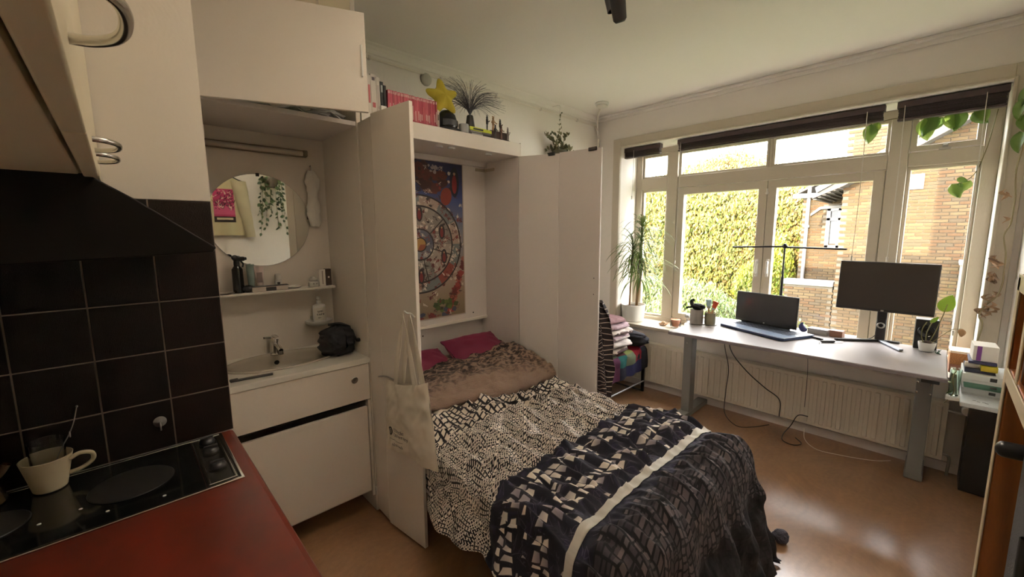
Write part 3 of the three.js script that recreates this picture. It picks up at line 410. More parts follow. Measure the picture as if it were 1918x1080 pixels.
{ // tote bag on the left folding door
  const tex = canvas(512, 512, (c, w, h) => {
    c.fillStyle = '#e2d8c6'; c.fillRect(0, 0, w, h); c.strokeStyle = c.fillStyle = '#2e2820'; c.lineWidth = 11; c.beginPath(); c.arc(86, 356, 24, 0, 7); c.stroke(); c.lineWidth = 3; for (let k = 0; k < 20; k++) { const a = k / 20 * 6.283; c.beginPath(); c.moveTo(86 + 17 * Math.cos(a), 356 + 17 * Math.sin(a)); c.lineTo(86 + 7 * Math.cos(a + .2), 356 + 7 * Math.sin(a + .2)); c.stroke(); } c.beginPath(); c.arc(86, 356, 5, 0, 7); c.fill();
    c.font = 'bold 30px serif'; c.fillText('Utrecht', 124, 352); c.fillText('University', 124, 382); c.fillRect(70, 412, 152, 3); c.font = 'bold 30px serif'; c.fillText('Alumni', 100, 462);
  });
  const cl = mat(1, 1, 1, .9, { map: tex, bump: T.weave, bs: .0006, brep: 16, side: THREE.DoubleSide }), pl = mat(.73, .66, .54, .9, { bump: T.weave, bs: .0006, brep: 16 });
  const b = thing('tote_bag', 'cream canvas tote bag with a round university emblem hanging from the left folding door', 'bag', [-1.712, .512, -.973], .115);
  const f = (s) => (u, v) => { const wob = .006 * n2(u * 3 + s, v * 3) + .004 * n2b(u * 8, v * 6), x = lerp(-.175, .152, u) * (1 + .10 * (1 - v)) + .035 * (1 - v) * u + .012 * Math.sin(v * 5) * (u - .5), y = lerp(-.012 + .012 * Math.sin(u * 5) + .03 * u, .372 + .048 * u - .02 * Math.sin(u * PI), v), e = Math.pow(Math.sin(PI * clamp(u, 0, 1)), .5) * (.15 + .85 * Math.pow(Math.sin(PI * clamp(v * .93 + .02, 0, 1)), .5)); return [x, y, .012 + s * (.034 * e + wob) + .02 + .010 * Math.sin(u * 14 + v * 2) * v * v * .5, u, v]; };
  part(b, 'bag_front', thick(sheet(36, 36, f(1)), .0016), cl); part(b, 'bag_back', thick(sheet(36, 36, (u, v) => { const p = f(-.45)(u, v); return [p[0], p[1], p[2]]; }), .0016), pl);
  const strap = (x0, x1, z, xm) => thick(sheet(4, 26, (u, v) => { const t = v * 2 - 1, x = v < .5 ? lerp(x0, xm, v * 2) : lerp(xm, x1, v * 2 - 1), y = lerp(.725, .36, Math.pow(Math.abs(t), 1.25)); return [x + (u - .5) * .026 * (.4 + .6 * Math.abs(t)) + .003 * n2(v * 5, x0), y, z + .006 * Math.sin(u * 3 + v * 9)]; }), .002);
  part(b, 'strap', strap(-.075, .085, .05, .012), pl); part(b, 'strap', strap(-.06, .10, .016, .018), pl);
  part(b, 'hook', tube([[.015, .70, -.012], [.015, .72, .01], [.015, .726, .032], [.015, .738, .045]], .004, 12, 8), M.whitePl);
  part(b, 'coat_hook', tube([[-.25, .362, .03], [-.22, .372, .035], [-.18, .378, .03], [-.12, .372, .025]], .0035, 14, 6), M.steel, 'thin metal wire end sticking out of the bag');
}
// ------------------------------------------------------------------ kitchen corner at the left
{ // dark wall tiles, each its own tile in pale grout
  const bed = struct('tiled_wall', box(-1.738, -1.733, .902, 1.7145, -.246, SZ), M.grout), P = .1625, s = .1585;
  const gs = [0, 1].map(() => rb(-.0035, .0025, -s / 2, s / 2, -s / 2, s / 2, .0016, 2));
  for (let r = 0; r < 5; r++) for (let k = 0; k < 5; k++) { const w = k === 4 ? Math.max(.01, SZ - .002 - (-.246 + 4 * P)) : 0; const m = part(bed, 'tile', w ? rb(-.0035, .0025, -s / 2, s / 2, -w / 2, w / 2, .0016, 1) : gs[(r + k) % 2], (r * 3 + k) % 3 ? M.tile : M.tileB); m.position.set(-1.731, .902 + (r + .5) * P, w ? -.246 + 4 * P + w / 2 : -.246 + (k + .5) * P); m.rotation.y = R(-.004, .004); m.rotation.z = R(-.003, .003); }
}
{
  const c = thing('kitchen_counter', 'kitchen counter with a worn brick-red worktop in the near left corner', 'counter');
  part(c, 'worktop', extr([[-.415, .862], [.232, .862], [.242, .866], [.2465, .875], [.2465, .890], [.242, .898], [.232, .901], [.205, .9005], [-.415, .9]], 1.36).rotateY(PI / 2).translate(-1.728, 0, 0), M.red);
  part(c, 'carcass', box(-1.726, -.38, .1, .862, -.20, .415), M.panelShade);
  for (const [a, b] of [[-1.724, -1.06], [-1.055, -.382]]) { const d = part(c, 'cupboard_door', rb(a, b, .12, .855, -.222, -.202, .003), M.panel); part(d, 'handle', tube([[b - .2, .80, -.222], [b - .19, .80, -.25], [b - .09, .80, -.25], [b - .08, .80, -.222]], .006, 16, 8), M.steel); }
  part(c, 'plinth', box(-1.726, -.40, 0, .1, -.15, .418), M.dark);
}
{
  const h = thing('hob', 'black glass hob with a steel rim and dark knobs set against the tiles', 'hob', [0, .901, 0]);
  part(h, 'rim', join([rb(-1.712, -1.702, 0, .007, -.202, .41, .003), rb(-1.352, -1.342, 0, .007, -.202, .41, .003), rb(-1.712, -1.342, 0, .007, -.207, -.197, .003)]), M.chrome);
  part(h, 'glass_top', rb(-1.703, -1.351, 0, .005, -.118, .41, .002), M.blackGloss);
  part(h, 'burner_plate', lathe([[0, .005], [.088, .005], [.092, .0065], [.09, .0085], [.07, .0088], [0, .0085]], 40).translate(-1.525, 0, .03), mat(.02, .018, .017, .3));
  part(h, 'burner_plate', lathe([[0, .005], [.07, .005], [.073, .0065], [.07, .0082], [0, .008]], 40).translate(-1.52, 0, .29), mat(.02, .018, .017, .3));
  const p = part(h, 'control_panel', rb(-1.703, -1.351, -.002, .004, -.197, -.12, .002), mat(.05, .045, .04, .25, { metal: .6 }));
  part(p, 'panel_frame', join([rb(-1.69, -1.36, .003, .008, -.192, -.186, .002), rb(-1.69, -1.36, .003, .008, -.130, -.124, .002), rb(-1.366, -1.36, .003, .008, -.19, -.126, .002)]), M.chrome);
  for (const x of [-1.655, -1.575, -1.455]) part(p, 'knob', join([lathe([[0, .004], [.021, .004], [.022, .012], [.017, .024], [0, .025]], 26).translate(x, 0, -.158), rb(x - .003, x + .003, .02, .03, -.176, -.14, .002)]), M.black);
  for (const [x, z] of [[-1.41, .08], [-1.44, .02], [-1.47, .13], [-1.39, -.03], [-1.46, .2]]) part(h, 'crumb', ball(.0035, x, .006, z, 1, .5, 1.2, 8), M.paper);
}
{ // upper cupboards over the counter and the dark hood
  const u = thing('wall_cupboard', 'run of cream wall cupboards above the counter, seen from below', 'cupboard');
  part(u, 'carcass', rb(-1.20, -.19, 1.722, 2.5, .0395, .418, .003), M.cream); part(u, 'carcass', rb(-1.728, -1.205, 1.745, 2.5, .0395, .418, .003), M.cream);
  const doors = [[-1.726, -1.206], [-1.202, -.708], [-.702, -.192]], hx = [-1.29, -1.07, -.452];
  doors.forEach(([a, b], i) => {
    const d = part(u, 'cupboard_door', rb(a, b, i ? 1.718 : 1.742, 2.5, .012, .034, .003), M.cream), x = hx[i], y = i ? 1.762 : 1.768;
    part(d, 'handle', tube([[x - .064, y, .014], [x - .06, y, .0], [x - .04, y, -.016], [x, y, -.022], [x + .04, y, -.016], [x + .06, y, .0], [x + .064, y, .014]], .0046, 36, 12), M.chrome, 'curved steel bow handle');
  });
  const hd = thing('cooker_hood', 'dark slanted cooker hood under the wall cupboards', 'cooker hood');
  const prof = [[-.03, 1.7215], [.038, 1.675], [.16, 1.578], [.168, 1.571], [.165, 1.564], [.05, 1.558], [-.41, 1.54], [-.41, 1.7215]];
  part(hd, 'hood_body', extr(prof, .528, .003).rotateY(PI / 2).translate(-1.729, 0, 0), mat(.008, .006, .005, .5, { clearcoat: 0, specularIntensity: .3 }));
  part(hd, 'front_lip', tube([[-1.72, 1.571, -.168], [-1.21, 1.571, -.168]], .005, 4, 10), mat(.04, .035, .03, .2, { metal: .6 }));
}
{ // cup, glass, pot and hook
  const c = thing('mug', 'cream tapered mug standing on the hob', 'mug', [-1.655, .908, .195]);
  part(c, 'mug_body', lathe([[0, 0], [.031, 0], [.034, .003], [.041, .04], [.051, .088], [.052, .092], [.0495, .092], [.046, .07], [.035, .012], [0, .008]], 40), mat(.62, .53, .36, .3));
  part(c, 'handle', tube([[.02, .078, -.046], [.024, .088, -.066], [.022, .080, -.088], [.012, .055, -.088], [.006, .036, -.062], [.004, .032, -.038]], .0055, 26, 10), mat(.62, .53, .36, .3));
  const g = thing('glass_tumbler', 'clear glass tumbler standing inside the cream mug', 'glass', [-1.662, .918, .192]);
  part(g, 'tumbler', lathe([[0, 0], [.029, 0], [.032, .004], [.037, .125], [.0355, .126], [.030, .01], [0, .008]], 40), M.clear);
  const t = thing('tea_strainer', 'thin wire tea strainer leaning on the glass rim', 'strainer', [-1.66, .918, .19]);
  part(t, 'wire', tube([[.005, .03, 0], [.01, .10, -.028], [.014, .132, -.044], [.012, .16, -.055], [.01, .205, -.066]], .0016, 20, 6), M.steel); part(t, 'ring', new THREE.TorusGeometry(.007, .0015, 8, 18).translate(.013, .132, -.046), M.steel); part(t, 'bead', ball(.003, .01, .207, -.0665, 1, 1, 1, 10), M.steel);
  const p = thing('coffee_pot', 'dark brown pot at the left picture edge with its spout by the mug', 'pot', [-1.655, .907, .325]);
  part(p, 'pot_body', lathe([[0, 0], [.05, 0], [.056, .01], [.04, .06], [.034, .085], [.045, .14], [.043, .14], [.031, .085], [.037, .06], [.05, .012], [0, .008]], 36), mat(.06, .035, .018, .2)); part(p, 'spout', tube([[.0, .06, -.03], [.0, .08, -.05], [0, .1, -.062]], .010, 12, 10), mat(.06, .035, .018, .2)); part(p, 'handle', tube([[.0, .125, .04], [.0, .12, .07], [0, .06, .075], [0, .03, .05]], .006, 16, 8), M.black);
  const k = thing('suction_hook', 'clear suction hook stuck on a dark tile above the hob', 'hook', [-1.728, .995, -.049]);
  part(k, 'cup', lathe([[0, .010], [.006, .008], [.017, .002], [.018, 0], [.012, -.001], [0, -.001]], 24).rotateZ(-PI / 2), mat(.12, .11, .10, .12)); part(k, 'hook', tube([[.008, 0, 0], [.018, -.006, 0], [.016, -.018, 0], [.022, -.022, 0]], .002, 12, 6), M.steel);
}
// ------------------------------------------------------------------ the fold-down bed and its bedding
const BED = { x0: -2.50, xf: -.60, zl: -1.06, zr: -2.10, h: .585 };
{
  const b = thing('wall_bed', 'fold-down wall bed let out of its niche, its frame black under the bedding', 'bed');
  part(b, 'frame', join([rb(BED.x0, BED.xf, .27, .33, BED.zl - .005, BED.zl + .02, .006), rb(BED.x0, BED.xf, .27, .33, BED.zr - .02, BED.zr + .005, .006), rb(BED.xf - .03, BED.xf, .27, .33, BED.zr, BED.zl, .006), rb(BED.x0, BED.x0 + .03, .27, .33, BED.zr, BED.zl, .006)]), M.black);
  for (let k = 0; k < 9; k++) part(b, 'slat', rb(BED.x0 + .12 + k * .205, BED.x0 + .18 + k * .205, .318, .33, BED.zr + .01, BED.zl - .01, .003), M.plyDark);
  for (const [x, z] of [[-.72, -1.12], [-.72, -2.04], [-2.42, -1.1], [-2.42, -2.06]]) part(b, 'leg', cyl(.018, .018, .27, x, 0, z, 14), M.black);
  part(b, 'mattress', rb(BED.x0 + .02, BED.xf + .03, .331, .525, BED.zr, BED.zl, .05, 4), mat(.5, .46, .42, .9));
}
const bandN = (s, t) => n2(s * 1.5 + 4, t * 7.5) * .5 + n2b(s * 3.4, t * 15) * .28;
function bedding(s, w) { // s: along the bed from x = -2.05, w: across from the left edge of the mattress (negative: hanging)
  const x = -2.05 + s, L = BED.xf - -2.05, W = BED.zl - BED.zr;
  const oL = Math.max(0, s - L + .04), oW = w < .03 ? .03 - w : w > W - .03 ? w - W + .03 : 0, r = .115, q = r * PI / 2, o = Math.min(Math.hypot(oL, oW), .655);
  let out = o < q ? r * Math.sin(o / r) : r + .23 * (o - q), drop = o < q ? r * (1 - Math.cos(o / r)) : r + .975 * (o - q);
  const oh = Math.hypot(oL, oW), dx = o ? oL / oh : 0, dz = o ? oW / oh * (w < .03 ? 1 : -1) : 0, navy = smooth(s, .88 + .03 * n2(w * 5, 2), .94 + .03 * n2(w * 5, 2)), strap = Math.exp(-Math.pow((x + .745) / .045, 2)), near = Math.exp(-Math.pow((x + .78) / .30, 2));
  let amp = lerp(.036, .022, navy) + .016 * near; amp *= 1 - .85 * strap;
  const rid = 1 - Math.abs(n2(s * 2.1 + 1.3 * w, w * 5.2 - s * 1.1)) * 2, cr = 1 - Math.abs(n2b(s * 4.5 - w * 2, w * 9 + 3)) * 2;
  let h = amp * (bandN(s, w + .12 * s) * 1.1 + .55 * rid) + .012 * cr * (1 - .7 * strap) + .022 * navy - .016 * strap + .02 * Math.sin(PI * clamp(w / W, 0, 1)) + .016 * n2(s * 1.3, w * 1.7);
  h += .015 * navy * (1 - strap) * n2(s * 3, w * 22);
  const hang = smooth(drop, .05, .3), fold = hang * (.022 * Math.sin((oL > oW ? w * 26 : s * 21) + 2 * n2(s * 2, w * 2)) + .016 * n2(s * 7, w * 7)), k = 1 - hang;
  let y = BED.h - drop + h * (.25 + .75 * k);
  const X = x - oL + dx * (out + fold), Z = BED.zl - clamp(w, .03, W - .03) + dz * (out + fold);
  const fl = .012 + .012 * (1 + Math.sin(w * 19 + s * 8)); let pool = 0; if (y < fl) { pool = Math.min(.03, (fl - y) * .3); y = fl; }
  const door = smooth(-X, 1.58, 1.68) * smooth(Z, -1.2, -1.02); const leafZ = (X < -1.885 ? -2.136 - (X + 2.15) * .475 : -2.263 - (X + 1.885) * .165) + .022, zz = lerp(Z + dz * pool, Math.min(Z, -1.022), door); return [X + dx * pool, y, lerp(zz, Math.max(zz, leafZ), smooth(-X, 1.5, 1.6))];
}
{
  const SL = 2.12, W0 = -.33, W1 = BED.zl - BED.zr + .33, PX = 960;
  const tex = canvas(2048, 1600, (c, w, h) => { // the printed cotton: cobbles, a fine lattice, navy with broken white bands, grey cobbles
    const q = rng(9), X = (s) => s / SL * w, Y = (t) => (t - W0) / (W1 - W0) * h, mm = w / SL / 1000;
    c.fillStyle = '#e3d8ca'; c.fillRect(0, 0, w, h);
    const stone = (x, y, a, b, fill, line, lw) => { c.fillStyle = fill; c.strokeStyle = line; c.lineWidth = lw; c.beginPath(); for (let k = 0; k < 4; k++) c.lineTo(x + a * [0, 1, 1, 0][k] + a * .22 * (q() - .5), y + b * [0, 0, 1, 1][k] + b * .22 * (q() - .5)); c.closePath(); c.fill(); c.stroke(); };
    const cobbles = (s0, s1, fills, line, size, lw) => { for (let y = 0; y < h; ) { const b = size * mm * (.75 + .5 * q()); for (let x = X(s0) - size * mm * q(); x < X(s1); ) { const a = size * mm * (.6 + .9 * q()); stone(x, y, a, b, fills[Math.floor(q() * fills.length)], line, lw); if (q() < .06) { c.fillStyle = line; c.fillRect(x + a * .15, y + b * .15, a * .7, b * .7); c.fillStyle = fills[0]; c.fillRect(x + a * .4, y + b * .4, a * .2, b * .2); } x += a; } y += b; } };
    for (let y = 0; y < h; y += 90 * mm) { c.fillStyle = '#4a3f3f'; for (let k = 0; k < 9; k++) c.fillRect(X(.12) + 3 * q(), y + k * 8 * mm, 26 * mm * q(), 2); }
    cobbles(.20, .43, ['#e6dbcd', '#dccfc1', '#ebe1d4'], '#1b161b', 29, 7);
    { // lattice: white lines on black, in diamonds
      c.fillStyle = '#120f14'; c.fillRect(X(.43), 0, X(.92) - X(.43), h); const P = 190 * mm, u = 14 * mm; c.fillStyle = '#e8ddd0';
      for (let j = 0; j * u < h; j++) for (let i = 0; X(.43) + i * u < X(.93); i++) { const x = X(.43) + i * u, y = j * u, A = (x + y) / P, B = (x - y) / P, fa = Math.abs(A - Math.round(A)), fb = Math.abs(B - Math.round(B)), d = Math.min(fa, fb), m = Math.max(fa, fb);
        const v = (i * 7 + j * 13 + ((i * j) % 5)) % 4; c.save(); c.translate(x, y); c.rotate(PI / 4); const z = u * .36;
        if (d < .03) c.fillRect(-z * 1.25, -z * 1.25, z * 2.5, z * 2.5); else if (d < .12 && v) { c.fillRect(-z * .55, -z * 1.5, z * .8, z * 3); } else if (m > .40) { c.fillRect(-z * 1.3, -z * .35, z * 2.6, z * .8); c.fillRect(-z * .35, -z * 1.3, z * .8, z * 2.6); } else { c.strokeStyle = '#e8ddd0'; c.lineWidth = u * .24; c.strokeRect(-z, -z, z * 2, z * 2); if (v === 0) c.fillRect(-z * .4, -z * .4, z * .8, z * .8); if (v === 2) c.fillRect(-z, -u * .12, z * 2, u * .24); }
        c.restore(); }
    }
    c.fillStyle = '#12101f'; c.fillRect(X(.90), 0, w, h);
    for (let k = 0; k < 900; k++) { c.fillStyle = ['#181528', '#110f1d', '#1d1a31'][k % 3]; c.fillRect(X(.9) + q() * w * .3, q() * h, 60 * q(), 30 * q()); }
    const scales = (s0, wd, dens) => { for (let y = 0; y < h; y += 31 * mm) for (let k = 0; k < 2; k++) { if (q() > dens) continue; const x = X(s0) + k * wd * mm * .55 + 8 * mm * (q() - .5), a = wd * mm * (.5 + .25 * q()), g = c.createLinearGradient(x, 0, x + a, 0); g.addColorStop(0, ['#d9cfc5', '#efe6d9', '#a69d9d'][Math.floor(q() * 3)]); g.addColorStop(1, ['#e9dfd2', '#7d7680', '#f0e8dc'][Math.floor(q() * 3)]); c.fillStyle = g; c.beginPath(); c.moveTo(x, y + 5 * mm * q()); c.lineTo(x + a, y + 10 * mm); c.lineTo(x + a * .9, y + 31 * mm); c.lineTo(x + a * .3, y + 27 * mm); c.closePath(); c.fill(); c.strokeStyle = '#17141c'; c.lineWidth = 4; c.stroke(); } };
    c.strokeStyle = 'rgba(150,140,150,.35)'; c.lineWidth = 2; for (let k = 0; k < 260; k++) { const x = X(.93 + .42 * q()), y = q() * h; c.beginPath(); c.moveTo(x, y); for (let i = 0; i < 3; i++) c.lineTo(x + 50 * (q() - .5), y + 50 * (q() - .5)); c.stroke(); }
    scales(.955, 80, 1); scales(1.125, 74, .86); scales(1.06, 40, .22); scales(1.24, 44, .18);
    cobbles(1.37, 1.72, ['#453e42', '#51494c', '#3b3439', '#595050'], '#0d0b10', 26, 6); c.fillStyle = 'rgba(20,17,26,.45)'; c.fillRect(X(1.37), 0, X(.06), h);
    cobbles(1.72, 2.13, ['#1a161b', '#1f1a1f', '#151217'], '#0b090d', 26, 5);
  });
  tex.wrapS = tex.wrapT = THREE.ClampToEdgeWrapping;
  const g = sheet(330, 260, (u, v) => { const s = u * SL, w = lerp(W0, W1, v); return [...bedding(s, w), u, 1 - v]; }); { const uv = g.attributes.uv; for (let i = 0; i < uv.count; i++) uv.setY(i, 1 - (1 - uv.getY(i))); }
  const d = thing('duvet', 'rumpled duvet with a black and white print turning navy towards the foot of the bed', 'duvet');
  part(d, 'duvet_cover', g, mat(1, 1, 1, .88, { map: tex, bump: T.crumple, bs: .004, brep: 7, side: THREE.DoubleSide }));
  // strap across the bedding
  const sp = solo('bed_strap', 'white elastic strap stretched across the navy part of the duvet', 'strap', thick(sheet(3, 120, (u, v) => { const w = lerp(-.34, W1 - .03, v), s = 1.305 - .012 + (u - .5) * .032, a = bedding(s, w), b = bedding(1.305, w); let y = Math.max(a[1], b[1]) + .006; return [a[0], y, b[2] + (w < .03 ? .006 : 0)]; }), .0022), mat(.66, .62, .55, .7, { bump: T.weave, bs: .0004, brep: 8, side: THREE.DoubleSide }));
  const k = thing('cloth_lump', 'small dark bunch of cloth on the floor at the far foot corner of the bed', 'cloth', [-.448, 0, -2.35]);
  part(k, 'cloth', mergeVertices(sheet(24, 16, (u, v) => { const a = u * 2 * PI, q = Math.sin(PI * v) * (1 + .25 * n2(u * 6, v * 5)); return [.035 * q * Math.cos(a), .032 * (1 - Math.cos(PI * v)) + .002, .04 * q * Math.sin(a)]; })), mat(.05, .045, .06, .9, { bump: T.crumple, bs: .006, brep: 2 }));
}
{ // brown fleece folded at the head, two pillows
  const tex = canvas(512, 512, (c, w, h) => { const q = rng(4); c.fillStyle = '#a18e80'; c.fillRect(0, 0, w, h); for (let k = 0; k < 9000; k++) { const x = q() * w, y = q() * h; c.strokeStyle = `rgba(${165 + 70 * q()},${145 + 62 * q()},${128 + 56 * q()},.25)`; c.lineWidth = 1; c.beginPath(); c.moveTo(x, y); c.lineTo(x + 7 * (q() - .5), y + 9 * q()); c.stroke(); }
    for (let k = 0; k < 1700; k++) { const y = q() * h, E = w * (.86 - .26 * Math.sin(y / h * 3.1)), x = q() * E, f = Math.max(0, Math.min(1, 1.6 * (1 - x / E))); c.fillStyle = `rgba(38,30,28,${.75 * f + .05})`; c.beginPath(); c.ellipse(x, y, 3 + 7 * q(), 2 + 6 * q(), q() * 3, 0, 7); c.fill(); } });
  const W = BED.zl - BED.zr, g = sheet(110, 110, (u, v) => {
    const w = lerp(-.045, W + .005, v), s = u, front = .13 + .07 * n2(w * 1.6, 3) + .07 * (w / W); // where the rolled edge lies
    const hgt = lerp(.105, .175, clamp(w / W, 0, 1)), len = .50; let x, y;
    if (u < .72) { const t = u / .72; x = lerp(-2.42, -2.05 + front, t); y = .60 + hgt * (.9 + .18 * Math.sin(t * 2.6) - .5 * Math.pow(t, 3)) ; } else { const t = (u - .72) / .28, a = t * PI; x = -2.05 + front + .055 * Math.sin(a) * 1.2; y = .60 + hgt * .58 - hgt * .34 * (1 - Math.cos(a)) ; }
    y += .012 * n2(x * 6, w * 5) + .008 * n2b(x * 13, w * 12); const sideL = smooth(-w, 0, .1); y -= sideL * .12; return [x, Math.max(y, .58), BED.zl - w, u, v]; });
  const b = thing('fleece_blanket', 'brown fleece blanket folded over the head end of the bed', 'blanket'); part(b, 'blanket_cloth', thick(g, .008), mat(.55, .485, .445, .95, { map: tex, bump: T.fuzz, bs: .006, brep: 3, side: THREE.DoubleSide }));
  const pil = (label, p, ry, rz, rx, L, H, D) => { const t = thing('pillow', label, 'pillow', p, 0, 'magenta pillows at the head of the bed'), f = (sg) => sheet(26, 18, (u, v) => { const a = u * 2 - 1, c = v * 2 - 1, e = Math.pow((1 - Math.pow(Math.abs(a), 2.6)) * (1 - Math.pow(Math.abs(c), 2.6)), .55), pinch = 1 - .07 * (1 - Math.abs(a)) * Math.abs(c) ** 3; return [a * L / 2 * (1 - .06 * (1 - c * c) * Math.abs(a) ** 4), sg * (D / 2 * e + .004) + .006 * n2(u * 4, v * 4), c * H / 2 * pinch]; });
    const g1 = f(1), g2 = f(-1); g2.setIndex(Array.from(g2.index.array).reverse()); g2.computeVertexNormals(); const m = part(t, 'pillow_case', join([g1, g2]), mat(.125, .004, .030, .75, { bump: T.weave, bs: .0008, brep: 20 }));
    t.rotation.set(rx, ry, rz, 'YXZ'); part(t, 'piping', tube(Array.from({ length: 33 }, (_, i) => { const a = i / 32 * 2 * PI, sq = (x) => Math.sign(x) * Math.pow(Math.abs(x), .45); return [L / 2 * .985 * sq(Math.cos(a)), 0, H / 2 * .985 * sq(Math.sin(a))]; }), .004, 80, 6), mat(.12, .004, .02, .75)); return t; };
  pil('magenta pillow nearer the right side of the niche, propped higher', [-2.325, .755, -1.865], PI / 2, 0, .50, .48, .30, .11);
  pil('magenta pillow half hidden behind the left folding door', [-2.36, .715, -1.40], PI / 2, 0, .38, .46, .30, .12);
}
// ------------------------------------------------------------------ desk by the window
const DY = .80;
{
  const d = thing('desk', 'long grey desk on T-shaped grey metal legs along the window', 'desk');
  part(d, 'desk_top', rb(-1.50, .082, DY - .026, DY, -4.0, -3.205, .006, 3), M.deskTop); part(d, 'edge_band', rb(-1.50, .083, DY - .024, DY - .004, -3.207, -3.2035, .001), mat(.2, .17, .18, .5));
  const L = part(d, 'leg', join([rb(-1.478, -1.405, .045, DY - .03, -3.56, -3.465, .006)]), M.deskLeg); part(L, 'foot', rb(-1.492, -1.402, .004, .05, -3.95, -3.27, .008), M.deskLeg); part(L, 'screw', ball(.006, -1.45, .66, -3.464, 1, 1, .5, 8), M.steel);
  const r = part(d, 'leg', join([rb(-.042, .035, .02, DY - .03, -3.68, -3.586, .006)]), M.deskLeg); part(r, 'foot', rb(-.048, .041, .002, .045, -3.98, -3.584, .008), M.deskLeg); for (const [x, y] of [[-.034, .655], [.026, .652], [-.034, .59], [.026, .588]]) part(r, 'screw', ball(.006, x, y, -3.585, 1, 1.4, .5, 8), M.chrome);
  part(d, 'crossbar', rb(-1.43, .0, DY - .066, DY - .028, -3.62, -3.56, .004), M.deskLeg); part(d, 'crossbar', rb(-1.43, .0, DY - .06, DY - .028, -3.80, -3.76, .004), M.deskLeg);
  part(d, 'control_box', rb(-.02, .055, DY - .046, DY - .026, -3.26, -3.215, .004), M.black, 'black height control');
}
{ // open laptop on a blue-grey base
  const t = thing('laptop', 'large open laptop with a black screen and blue-grey keyboard base on the desk', 'laptop', [-.951, DY, -3.736], deg(-24.5));
  const blue = mat(.20, .25, .34, .3);
  part(t, 'base', extr([[-.285, -.165], [.285, -.165], [.285, .15], [.27, .165], [-.27, .165], [-.285, .15]], .022, .004).rotateX(PI / 2).translate(0, .024, 0), mat(.02, .035, .09, .35)); part(t, 'deck', rb(-.28, .28, .0235, .0262, -.16, .16, .003), blue);
  for (let r = 0; r < 5; r++) for (let k = 0; k < 14; k++) part(t, 'key', rb(-.252 + k * .0362, -.222 + k * .0362, .026, .0285, -.115 + r * .034, -.087 + r * .034, .002, 1), mat(.05, .06, .09, .5));
  part(t, 'touchpad', rb(-.07, .05, .026, .0268, .075, .145, .002), blue);
  const s = part(t, 'screen', join([rb(-.25, .25, 0, .256, -.007, .006, .004), rb(-.2, .2, -.012, .01, -.012, .0, .004)]), M.black); s.position.set(-.080, .034, -.100); s.rotation.set(-.03, deg(9.8), 0, 'YXZ');
  part(s, 'display', rb(-.243, .243, .02, .25, .0055, .0072, .002), mat(.020, .017, .017, .22)); part(s, 'badge', new THREE.CylinderGeometry(.007, .007, .002, 20).rotateX(PI / 2).translate(0, .012, .0065), M.steel);
}
{ // monitor on a V-shaped foot
  const t = thing('monitor', 'black flat monitor on a V-shaped silver-black foot at the right of the desk', 'monitor', [-.262, DY, -3.93], .02);
  const s = part(t, 'screen', join([rb(-.262, .262, 0, .352, -.02, .008, .006), rb(-.16, .16, .06, .26, -.05, -.018, .02)]), M.black); s.position.set(0, .232, .04); s.rotation.set(-.06, 0, -.012);
  part(s, 'display', rb(-.257, .257, .020, .346, .0075, .0095, .001), mat(.035, .028, .024, .28)); part(s, 'badge', rb(-.008, .008, .004, .014, .0078, .0095, .002), M.steel);
  part(t, 'stand', join([rb(-.028, .028, .015, .36, -.05, -.02, .008), rb(-.024, .024, .10, .17, -.022, -.014, .004)]), M.blackMatt); part(t, 'cable_ring', new THREE.TorusGeometry(.018, .005, 10, 24).translate(0, .125, -.012), M.steel);
  const leg = (x1, z1) => { const a = Math.atan2(x1, z1 + .035), len = Math.hypot(x1, z1 + .035); return rb(-.013, .013, .002, .018, 0, len, .005).rotateY(a).translate(0, 0, -.035); };
  part(t, 'foot', leg(-.235, .14), M.blackMatt); part(t, 'foot', leg(.125, .20), mat(.35, .37, .42, .3, { metal: .7 })); part(t, 'foot', rb(-.02, .11, .002, .016, -.06, -.03, .006), M.blackMatt);
}
{ // clip-on light bar
  const t = thing('desk_lamp', 'thin black light bar on a slim pole clamped to the back edge of the desk', 'lamp', [-.906, DY, -3.985]);
  part(t, 'clamp', join([rb(-.025, .025, -.05, .012, -.02, .03, .004), rb(-.025, .025, .0, .014, -.02, .05, .004)]), M.black); part(t, 'pole', join([cyl(.011, .011, .42, 0, .01, 0, 16), cyl(.007, .007, .28, 0, .41, 0, 14)]), M.black);
  part(t, 'joint', join([cyl(.013, .013, .035, 0, .665, 0, 16), ball(.016, 0, .69, 0, 1, 1, 1, 14), rb(-.02, .02, .672, .69, -.012, .012, .004)]), M.black);
  part(t, 'light_bar', rb(-.395, 0, .662, .676, -.014, .014, .004).rotateZ(.03).translate(.015, .012, 0), M.black); part(t, 'light_bar', rb(0, .39, .66, .674, -.014, .014, .004).rotateZ(-.02).translate(0, .008, 0), M.black);
}
